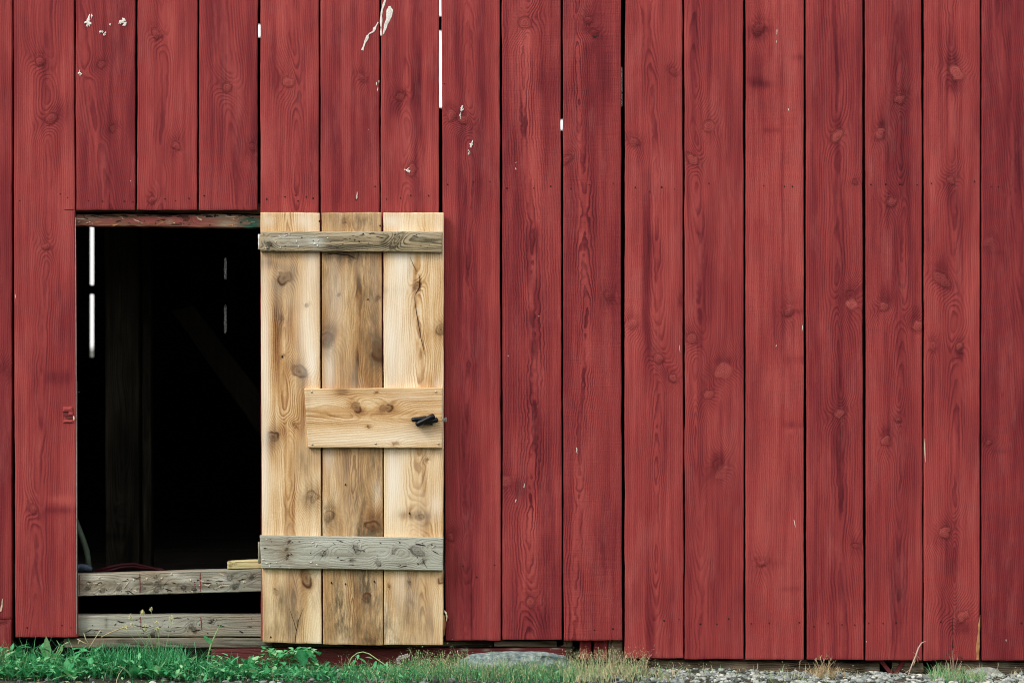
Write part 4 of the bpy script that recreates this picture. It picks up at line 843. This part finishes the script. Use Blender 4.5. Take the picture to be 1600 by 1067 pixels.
def blade(mb, base, h, lean, az, w, tint, seg=4, mat=0, bend=1.0):
    b = np.array(base); dirx, diry = math.cos(az), math.sin(az)
    V = []; side = np.array([-diry, dirx, 0]); 
    if abs(side[0]) < .5: side = np.array([.8, .4 * (1 if side[1] > 0 else -1), 0])
    for i in range(seg + 1):
        t = i / seg
        p = b + np.array([dirx * lean * h * t ** 1.8, diry * lean * h * t ** 1.8, h * (t - .35 * bend * lean * t * t)])
        ww = w * (1 - t ** 1.6) * .5 + .00015
        V += [p - side * ww, p + side * ww]
    F = [[2*i, 2*i+1, 2*i+3, 2*i+2] for i in range(seg)]
    mb.add(V, F, mat, dict(tint=tint))

def leaf(mb, base, d, length, width, droop, tint, mat=0, shape=.45, fold=.25, lobed=0, seg=8, roll=0.0):
    """a leaf blade with a folded midrib, growing along d and drooping"""
    d = Vector(d).normalized(); up = Vector((0, 0, 1))
    side = d.cross(up)
    side = side.normalized() if side.length > .1 else Vector((1, 0, 0))
    nrm = side.cross(d).normalized()
    if roll:
        rm = Matrix.Rotation(roll, 3, d); side = rm @ side; nrm = rm @ nrm
    V = []; b = Vector(base)
    for i in range(seg + 1):
        t = i / seg
        p = b + d * length * t + Vector((0, 0, -droop * length * t * t))
        w = width * .5 * (math.sin(math.pi * min(1, t ** shape * 1.0)) ** .8 if 0 < t < 1 else .02)
        if lobed: w *= 1 + lobed * math.cos(i * math.pi)
        V += [p - side * w + nrm * w * fold, p, p + side * w + nrm * w * fold]
    F = []
    for i in range(seg):
        F += [[3*i, 3*i+1, 3*i+4, 3*i+3], [3*i+1, 3*i+2, 3*i+5, 3*i+4]]
    tt = []
    for i in range(seg + 1): tt += [tint, min(1, tint + .10), tint - .02]
    mb.add(V, F, mat, dict(tint=np.array(tt)))

def G(px, y, dz=0.0):
    x = gx(px, y); return (x, y, float(gh(x, y)) + dz)

q = np.random.default_rng(33)
# dense dark green grass left of and under the doorway
gr = MB()
def grass(mb, n, pxr, yr, hr, wr, tintr, leanr=(.1, .8), clump=None, cl_h=None):
    for i in range(n):
        px = q.uniform(*pxr) if clump is None else clump[q.integers(len(clump))] + q.normal(0, 7)
        y = q.uniform(*yr); hh = q.uniform(*hr)
        blade(mb, G(px, y, -.004), hh, q.uniform(*leanr), q.uniform(0, 6.28), q.uniform(*wr), float(np.clip(q.uniform(*tintr), 0, 1)))
grass(gr, 820, (150, 290), (-.26, -.03), (.05, .12), (.0020, .0042), (.15, .8), (.05, .6))
grass(gr, 320, (80, 330), (-.30, -.02), (.03, .10), (.0020, .0042), (.1, .8))
grass(gr, 420, (-40, 90), (-.30, .0), (.03, .10), (.002, .0036), (.25, .8))
grass(gr, 70, (-20, 80), (-.16, -.03), (.08, .125), (.002, .0036), (.3, .9), (.2, .9))
grass(gr, 120, (100, 330), (-.20, -.03), (.085, .125), (.002, .004), (.25, .85), (.2, .9))
grass(gr, 420, (290, 420), (-.30, -.05), (.02, .075), (.0018, .003), (.2, .7))
grass(gr, 260, (420, 640), (-.30, -.06), (.02, .06), (.0016, .003), (.25, .75))
grass(gr, 240, (640, 900), (-.34, -.12), (.02, .06), (.0016, .003), (.15, .7))
tag(gr.build('grass', M_grass), 'dense dark green grass under the open doorway', kind='stuff')
# pale seeding grass right of the door
lg2 = MB()
def seedgrass(mb, n, pxr, yr, hr, tintr, seeds=.5, dens=None):
    for i in range(n):
        px = q.uniform(*pxr); y = q.uniform(*yr); hh = q.uniform(*hr)
        if dens is not None and q.random() > dens(px): continue
        t = float(np.clip(q.uniform(*tintr), 0, 1)); b = G(px, y, -.004); az = q.uniform(0, 6.28); le = q.uniform(.1, .9)
        blade(mb, b, hh, le, az, q.uniform(.0013, .0026), t)
        if q.random() < seeds:
            tip = np.array(b) + np.array([math.cos(az) * le * hh, math.sin(az) * le * hh, hh * (1 - .35 * le)])
            for k in range(q.integers(3, 8)):
                o = tip + q.normal(0, 1, 3) * np.array([.006, .006, .008]) - np.array([0, 0, .006])
                leaf(mb, o, (q.normal(), q.normal() * .6, q.uniform(-.2, 1)), q.uniform(.004, .009), q.uniform(.0016, .003), 0, float(np.clip(t + q.uniform(.05, .35), 0, 1)), seg=3)
seedgrass(lg2, 800, (600, 905), (-.36, -.14), (.02, .06), (.0, .75), .6)
seedgrass(lg2, 200, (625, 730), (-.28, -.06), (.05, .095), (.1, .8), .8)
seedgrass(lg2, 110, (700, 890), (-.26, -.14), (.045, .085), (.1, .85), .8)
seedgrass(lg2, 150, (715, 900), (-.30, -.17), (.05, .075), (.1, .9), .9)
seedgrass(lg2, 260, (540, 660), (-.36, -.08), (.02, .06), (.1, .6), .3)
seedgrass(lg2, 200, (-30, 600), (-.36, -.04), (.02, .07), (.1, .95), .35)
tag(lg2.build('grass', M_light), 'pale seeding grass round the boulder right of the door', kind='stuff')
dg = MB()
seedgrass(dg, 900, (880, 1080), (-.38, -.10), (.02, .06), (.4, 1.0), .5, lambda p: np.clip((1090 - p) / 160, .1, 1))
seedgrass(dg, 170, (880, 1010), (-.12, -.02), (.04, .085), (.5, 1.0), .9)
seedgrass(dg, 130, (1060, 1600), (-.36, .0), (.015, .04), (.5, 1.0), .4)
for i in range(420):
    x_ = q.uniform(-1.7, 1.75); y_ = q.uniform(-.42, -.0); az = q.uniform(0, 3.14); ln = q.uniform(.008, .03)
    leaf(dg, (x_, y_, float(gh(x_, y_)) + .008), (math.cos(az), math.sin(az), q.uniform(-.05, .25)), ln, ln * q.uniform(.06, .3), .1, float(q.uniform(.55, 1)), seg=3)
tag(dg.build('grass', M_light), 'dry yellowing grass thinning out into the gravel', kind='stuff')
rg = MB()
grass(rg, 420, (1455, 1540), (-.40, -.20), (.015, .06), (.0014, .0026), (.3, .8), (.2, 1.1))
grass(rg, 60, (1180, 1260), (-.40, -.25), (.015, .03), (.0014, .0026), (.4, .8), (.2, 1.1))
tag(rg.build('grass', M_light), 'low green grass patch beside the broad pale stone at right', kind='stuff')
# low creeping weeds in front
lw = MB()
def lowweeds(n, pxr, yr, lr, tintr, hmax=.045):
    for i in range(n):
        px = q.uniform(*pxr); y = q.uniform(*yr); b = np.array(G(px, y)); b[2] += q.uniform(.004, hmax)
        az = q.uniform(0, 6.28); ln = q.uniform(*lr)
        leaf(lw, b, (math.cos(az), math.sin(az) - .3, q.uniform(-.1, .9)), ln, ln * q.uniform(.3, .6), q.uniform(0, .4), float(q.uniform(*tintr)), seg=4)
        if q.random() < .3: tube(lw, [(b[0], b[1], b[2] - .03), (b[0] + .002, b[1], b[2])], .0007, 4, 0, dict(tint=.5))
lowweeds(800, (-30, 400), (-.34, -.06), (.012, .036), (.1, .9), .05)
lowweeds(170, (-30, 150), (-.24, -.04), (.02, .05), (.25, .85), .08)
lowweeds(120, (90, 400), (-.3, -.1), (.024, .05), (.35, .9), .05)
for i in range(210):
    px = q.uniform(-20, 400) if i < 105 else (q.uniform(0, 130) if i < 140 else q.uniform(400, 640)); y = q.uniform(-.30, -.06); b = np.array(G(px, y, .005)); az = q.uniform(0, 6.28)
    for k in range(q.integers(2, 5)):
        az += 2.1; ln = q.uniform(.034, .080) * (1 if px < 400 else .62); leaf(lw, b, (math.cos(az) * .7, -.25 + .3 * math.sin(az), q.uniform(.5, 1.3)), ln, ln * q.uniform(.28, .55), q.uniform(.1, .6), float(q.uniform(.35, .95)), seg=6, shape=.7, roll=q.uniform(-.4, .4))
lowweeds(520, (395, 530), (-.38, -.12), (.010, .026), (.2, .8), .03)
lowweeds(260, (530, 660), (-.38, -.10), (.008, .022), (.2, .8), .03)
lowweeds(160, (600, 900), (-.38, -.2), (.008, .018), (.3, .8), .03)
tag(lw.build('low_weeds', M_leaf), 'small leaved creeping weeds along the front edge', kind='stuff')

def plant(name, label, cat, base, parts):
    """a plant: an Empty at its foot with one mesh per kind of part"""
    r = tag(empty(name, base), label, cat)
    for (pn, mb, mat) in parts: mb.build(pn, mat, r)
    return r
# broad-leaved weed by the left board
lf = MB(); st = MB(); b = G(75, -.13)
for (px, py, dx, dz, ln, w, dr, ti) in [(75, 1030, .02, 1, .088, .024, .0, .78), (72, 1030, -.28, 1, .062, .016, .05, .66), (79, 1031, .8, .5, .034, .020, .2, .86), (96, 1018, .1, 1, .026, .010, 0, .8), (98, 1008, .85, .7, .030, .016, .25, .85),
        (93, 1008, -.4, .9, .022, .007, 0, .8), (70, 1044, -.9, .2, .042, .020, .3, .7), (60, 1046, -.6, .3, .05, .024, .3, .64), (86, 1046, .9, .1, .042, .018, .2, .7), (52, 1050, .4, .1, .044, .026, .15, .6), (40, 1030, -.6, .6, .045, .014, .3, .6), (30, 1030, .4, .7, .035, .014, .3, .62), (110, 1030, .5, .7, .04, .012, .3, .5)]:
    p = P(px, py, -.13); leaf(lf, p, (dx, -.55, dz), ln, w, dr, min(1, ti + .10), roll=random.uniform(-.3, .3), shape=.7)
    tube(st, [b, ((b[0] + p[0]) / 2, -.13, (b[2] + p[2]) / 2 + .003), p], .0011, 5, 0, dict(tint=.7))
plant('broadleaf_weed', 'broad leaved weed with one tall upright leaf before the left red board', 'weed', b, [('leaves', lf, M_leaf), ('stem', st, M_stem)])
# yellow flowered weed
lf = MB(); st = MB(); fws = []; b = G(248, -.09)
for (px, py, r) in [(195, 980, 4.5), (204, 962, 3), (206, 974, 2.4), (222, 957, 3), (236, 951, 2.2), (226, 976, 2), (227, 983, 3), (247, 981, 3), (268, 967, 4), (245, 972, 2)]:
    p = np.array(P(px, py, -.09)); m = ((b[0] * .45 + p[0] * .55) + .004, -.088, b[2] * .4 + p[2] * .6 - .006)
    tube(st, [b, m, tuple(p)], [.0010, .0008, .0005], 5, 0, dict(tint=.35 + .3 * random.random()))
    fw = MB(); fws.append(('flower', fw, M_yellow))
    for k in range(int(r * 3)):
        o = p + q.normal(0, 1, 3) * r * S * .45
        for j in range(4):
            az = j * 1.57 + q.uniform(0, 1); leaf(fw, o, (math.cos(az), -.25, math.sin(az)), .0052, .0046, .1, float(q.random()), seg=3)
for i in range(12):
    px = q.uniform(215, 275); py = q.uniform(985, 1035); p = P(px, py, -.09); leaf(lf, p, (q.normal(), -.3, q.uniform(.2, 1)), q.uniform(.015, .035), q.uniform(.004, .008), .3, float(q.uniform(.4, .8)))
plant('flowering_weed', 'thin branching weed with pale yellow flowers before the lower rail', 'weed', b, [('stem', st, M_stem), ('leaves', lf, M_leaf)] + fws)
# upright weed right of it
lf = MB(); st = MB(); b = G(324, -.08)
tube(st, [b, P(325, 1024, -.08), P(330, 1006, -.08), P(337, 990, -.08), P(343, 977, -.08)], [.002, .0024, .0028, .0024, .0012], 7, 0, dict(tint=.75))
leaf(lf, P(329, 1006, -.08), (-.65, -.3, .9), .040, .024, .05, .72, shape=.6, roll=.5); leaf(lf, P(343, 978, -.08), (.7, -.3, .1), .012, .004, .2, .65); leaf(lf, P(342, 979, -.08), (-.7, -.3, .3), .010, .004, .2, .65)
leaf(lf, P(326, 1018, -.08), (.7, -.3, .7), .03, .01, .3, .55)
plant('upright_weed', 'single pale green stalk with one broad leaf at the right foot of the doorway', 'weed', b, [('stem', st, M_stem), ('leaves', lf, M_leaf)])
# bushy clump under the door
lf = MB(); st = MB(); b = G(440, -.10)
for i in range(190):
    px = q.normal(430, 17) if i < 75 else q.normal(474, 13); py = q.uniform(1012, 1046); y = q.uniform(-.16, -.07)
    az = q.uniform(0, 6.28); ln = q.uniform(.014, .026)
    leaf(lf, P(px, py, y), (math.cos(az), math.sin(az) - .5, q.uniform(-.2, .6)), ln, ln * .9, .3, float(q.uniform(.35, .95)), shape=.8, seg=5)
    if i % 4 == 0: tube(st, [(b[0] + q.normal(0, .015), -.1, b[2]), P(px, py, y)], .0009, 4, 0, dict(tint=.3))
leaf(lf, P(468, 1014, -.17), (.25, -.3, -.9), .055, .044, .0, .38, shape=.8, roll=0); leaf(lf, P(496, 1050, -.25), (-1, -.1, .1), .055, .026, .1, .5, shape=.8); leaf(lf, P(478, 1016, -.16), (.6, -.3, -.6), .04, .03, .0, .45, shape=.8)
plant('leafy_weed', 'bushy round leaved weed clump under the left half of the door', 'weed', b, [('leaves', lf, M_leaf), ('stem', st, M_stem)])
# arching stem
lf = MB(); st = MB(); b = G(543, -.15)
tube(st, [b, P(545, 1036, -.15), P(550, 1026, -.15), P(558, 1020, -.15), P(567, 1018, -.15), P(577, 1021, -.15), P(590, 1030, -.16), P(604, 1040, -.17), P(616, 1050, -.18), P(624, 1058, -.19)], .0016, 6, 0, dict(tint=.85))
for (px, py, dx, dz, ln, w, ti) in [(560, 1028, .6, -.2, .03, .016, .6), (556, 1030, -.3, -.5, .018, .014, .55), (570, 1027, .8, .1, .026, .016, .6), (588, 1032, -.2, -.7, .026, .014, .62), (550, 1042, .9, .2, .055, .030, .42), (545, 1050, .9, .0, .05, .02, .5), (575, 1040, -.6, .3, .03, .018, .45), (560, 1022, -.1, -.5, .014, .01, .6), (585, 1048, .6, .4, .03, .01, .75), (566, 1050, .3, .8, .03, .01, .75)]:
    leaf(lf, P(px, py, -.155), (dx, -.25, dz), ln, w, .25, ti, shape=.75)
plant('arching_weed', 'weed whose pale stem arches over its leaves before the red plinth', 'weed', b, [('stem', st, M_stem), ('leaves', lf, M_leaf)])
# white flower
fws = []; st = MB(); lf = MB(); b = G(634, -.20)
for (px, py) in [(622, 1029), (625, 1026), (629, 1025), (633, 1024), (636, 1023), (623, 1033)]:
    p = np.array(P(px, py, -.20)); tube(st, [b, (b[0] - .003, -.20, (b[2] + p[2]) / 2), tuple(p)], .0008, 4, 0, dict(tint=.4))
    fw = MB(); fws.append(('flower', fw, M_petal))
    for k in range(9):
        az = k * .7; leaf(fw, p, (math.cos(az), -.3, math.sin(az)), .0075, .0058, .2, float(q.random()), seg=4, shape=.8)
for i in range(7): leaf(lf, P(q.uniform(622, 648), q.uniform(1036, 1050), -.20), (q.normal(), -.3, .5), .022, .01, .3, float(q.uniform(.4, .7)))
plant('white_flower', 'little cluster of white flowers under the right edge of the door', 'flower', b, [('stem', st, M_stem), ('leaves', lf, M_leaf)] + fws)
# lobed thistle leaves
lf = MB(); b = G(915, -.05)
for (px, py, dx, dz, ln, w) in [(922, 1042, .75, .8, .052, .026), (922, 1042, -.5, .9, .034, .018), (888, 1036, .8, -.1, .05, .024), (884, 1034, .9, .3, .036, .018), (905, 1042, -.2, .8, .03, .018)]:
    d = Vector((dx, -.1, dz)).normalized(); p0 = Vector(P(px, py, -.05))
    leaf(lf, p0, d, ln, w * .35, 0, .55, seg=8)
    for k in range(1, 6):
        for sgn in (-1, 1):
            sd = Matrix.Rotation(sgn * .85, 3, 'Y') @ d; leaf(lf, p0 + d * ln * (k / 6.5), sd, w * .6 * (1 - k / 9), w * .26, 0, .5 + .05 * sgn, seg=4)
plant('thistle', 'jagged green thistle leaves before the short red filler boards', 'thistle', b, [('leaves', lf, M_leaf)])
# dry stalk leaning up the boards
st = MB(); fw = MB(); b = G(1417, -.06)
tube(st, [b, P(1425, 1038, -.05), P(1431, 1024, -.04), P(1435, 1012, -.035), P(1440, 1004, -.03), P(1447, 1001, -.03)], [.0018, .0022, .0028, .0024, .002, .0008], 6, 0, dict(tint=.8))
tube(st, [P(1412, 1053, -.06), P(1421, 1046, -.05), P(1428, 1034, -.045)], .0014, 5, 0, dict(tint=.6))
for (px, py, dx, dz) in [(1432, 1026, .3, -1), (1433, 1024, .6, -.7), (1430, 1030, -.3, -.8), (1431, 1022, -.6, .5)]: leaf(fw, P(px, py, -.045), (dx, -.2, dz), .018, .008, .1, random.uniform(.5, .9), seg=4)
plant('dry_stalk', 'dry pinkish stalk leaning up against the boards above the gap in the log', 'stalk', b, [('stem', st, M_twig), ('leaves', fw, M_straw)])
# straw tuft
tf = MB(); hd = MB(); b = G(1286, -.17)
for i in range(260):
    y = q.uniform(-.25, -.10); px = q.normal(1286, 14); blade(tf, G(px, y, -.003), q.uniform(.02, .055), q.uniform(.2, 1.1), q.uniform(0, 6.28), q.uniform(.001, .002), float(q.uniform(.3, 1)))
for (px, py) in [(1281, 1026), (1287, 1028), (1292, 1024), (1298, 1027), (1303, 1033), (1275, 1030), (1284, 1036), (1295, 1034)]:
    p = np.array(P(px, py, -.14)); tube(hd, [(b[0] + q.normal(0, .01), -.15, b[2]), tuple(p)], .0007, 4, 0, dict(tint=.6))
    for k in range(8): leaf(hd, p + np.array([q.normal(0, .002), 0, -.002 * k]), (q.normal() * .6, q.normal() * .3, 1), .010, .003, 0, float(q.uniform(.3, 1)), seg=3)
plant('grass_tuft', 'dry straw coloured grass tuft with seed heads in the gravel', 'grass tuft', b, [('blades', tf, M_straw), ('seed_heads', hd, M_seed)])
# dark seed-head weed
st = MB(); hd = MB(); b = G(1490, -.13)
for (px, py) in [(1489, 1014), (1484, 1024), (1497, 1026), (1478, 1030), (1503, 1032), (1491, 1022), (1486, 1034)]:
    p = np.array(P(px, py, -.12)); tube(st, [(b[0] + (px - 1490) * .0008, -.125, b[2]), (b[0] + (px - 1490) * .001, -.122, (b[2] + p[2]) / 2), tuple(p)], [.0015, .0011, .0006], 5, 0, dict(tint=.55))
    for k in range(12): leaf(hd, p + q.normal(0, 1, 3) * np.array([.005, .004, .007]), (q.normal(), q.normal() * .5, q.normal() + .5), .007, .003, 0, float(q.uniform(0, .45)), seg=3)
plant('dark_weed', 'dark brown seed-head weed before the split board at the right', 'weed', b, [('stem', st, M_twig), ('seed_heads', hd, veg_mat('dark_seed_head', [(0, (.015, .025, .012)), (1, (.12, .09, .05))], .2))])
# small seed spikes in the gravel
spikes = [(1461, 1040, 'short seed spike just right of the black hole in the log', .5), (1560, 1036, 'pale tipped dry spike by the boards at the far right', .75), (1250, 1032, 'thin dry spike left of the straw tuft', .6), (1184, 1038, 'thin pale spike alone in the gravel right of the yellowing grass', .8)]
for (px, py, lab, ti) in spikes:
    st = MB(); hd = MB(); y = -.10; b = G(px - 2, y)
    tube(st, [b, P(px - 1, (py + 1052) / 2, y), P(px, py, y)], .0008, 5, 0, dict(tint=ti))
    for k in range(14): leaf(hd, np.array(P(px - k * .05, py + k * .9, y)), (q.normal() * .8, q.normal() * .4, .8), .0065, .0028, 0, float(np.clip(ti + q.uniform(-.3, .2), 0, 1)), seg=3)
    plant('seed_spike', lab, 'seed spike', b, [('stem', st, M_twig), ('seed_heads', hd, M_seed)])
# pale twigs by the left board
tw = MB()
for pts in ([(121, 998), (130, 1003), (141, 1008)], [(131, 989), (134, 998), (139, 1007)], [(157, 984), (149, 996), (141, 1009), (138, 1014)], [(124, 1000), (122, 1006)]):
    tube(tw, [P(a, b_, -.12 + .004 * i) for i, (a, b_) in enumerate(pts)], .0014, 5, 0, dict(tint=.95))
tag(tw.build('dry_twig', M_straw), 'forked pale dry twig in the grass at the left doorway foot', 'twig')
tw = MB(); tube(tw, [P(158, 995, -.06), P(172, 988, -.05), P(190, 981, -.045), P(205, 978, -.04)], [.0018, .0022, .0018, .001], 5, 0, dict(tint=.7))
tag(tw.build('straw_stem', M_straw), 'long pale straw stem slanting across the lower rail', 'straw')

# ------------------------------------------------------------------ light, sky, camera
w = bpy.data.worlds.new('World'); scene.world = w; w.use_nodes = True
wt = w.node_tree; bg = wt.nodes['Background']
sky = wt.nodes.new('ShaderNodeTexSky'); sky.sky_type = 'NISHITA'; sky.sun_disc = False
EL, AZ = R(42), R(-129)          # sun over the viewer's left shoulder
sky.sun_elevation = EL; sky.sun_rotation = AZ; sky.dust_density = 6.0; sky.ozone_density = 1.0; sky.air_density = 1.0
vl = wt.nodes.new('ShaderNodeMix'); vl.data_type = 'RGBA'; vl.inputs[0].default_value = 0.72     # overcast: a bright even cloud veil over the clear sky
wt.links.new(sky.outputs[0], vl.inputs[6]); vl.inputs[7].default_value = (11.6, 11.4, 11.1, 1)
wt.links.new(vl.outputs[2], bg.inputs['Color']); bg.inputs['Strength'].default_value = 0.12
sd = bpy.data.lights.new('sun', 'SUN'); sd.energy = 1.35; sd.angle = R(19); sd.color = (1, .96, .90)
so = bpy.data.objects.new('sun', sd); COL.objects.link(so)
dv = Vector((math.sin(AZ) * math.cos(EL), math.cos(AZ) * math.cos(EL), math.sin(EL)))
so.rotation_euler = dv.to_track_quat('Z', 'Y').to_euler(); so.location = (-3, -6, 6)
cd = bpy.data.cameras.new('camera'); co = bpy.data.objects.new('camera', cd); COL.objects.link(co)
cd.sensor_width = 36; cd.lens = 90; cd.clip_end = 2000; cd.clip_start = .05
co.location = (0, -CAMD, CAMZ); co.rotation_euler = (R(90), 0, 0)
cd.dof.use_dof = True; cd.dof.focus_distance = CAMD; cd.dof.aperture_fstop = 3.2
scene.camera = co
scene.cycles.filter_width = 1.0
scene.view_settings.view_transform = 'Standard'; scene.view_settings.look = 'None'
scene.view_settings.exposure = 0.38; scene.view_settings.gamma = 1
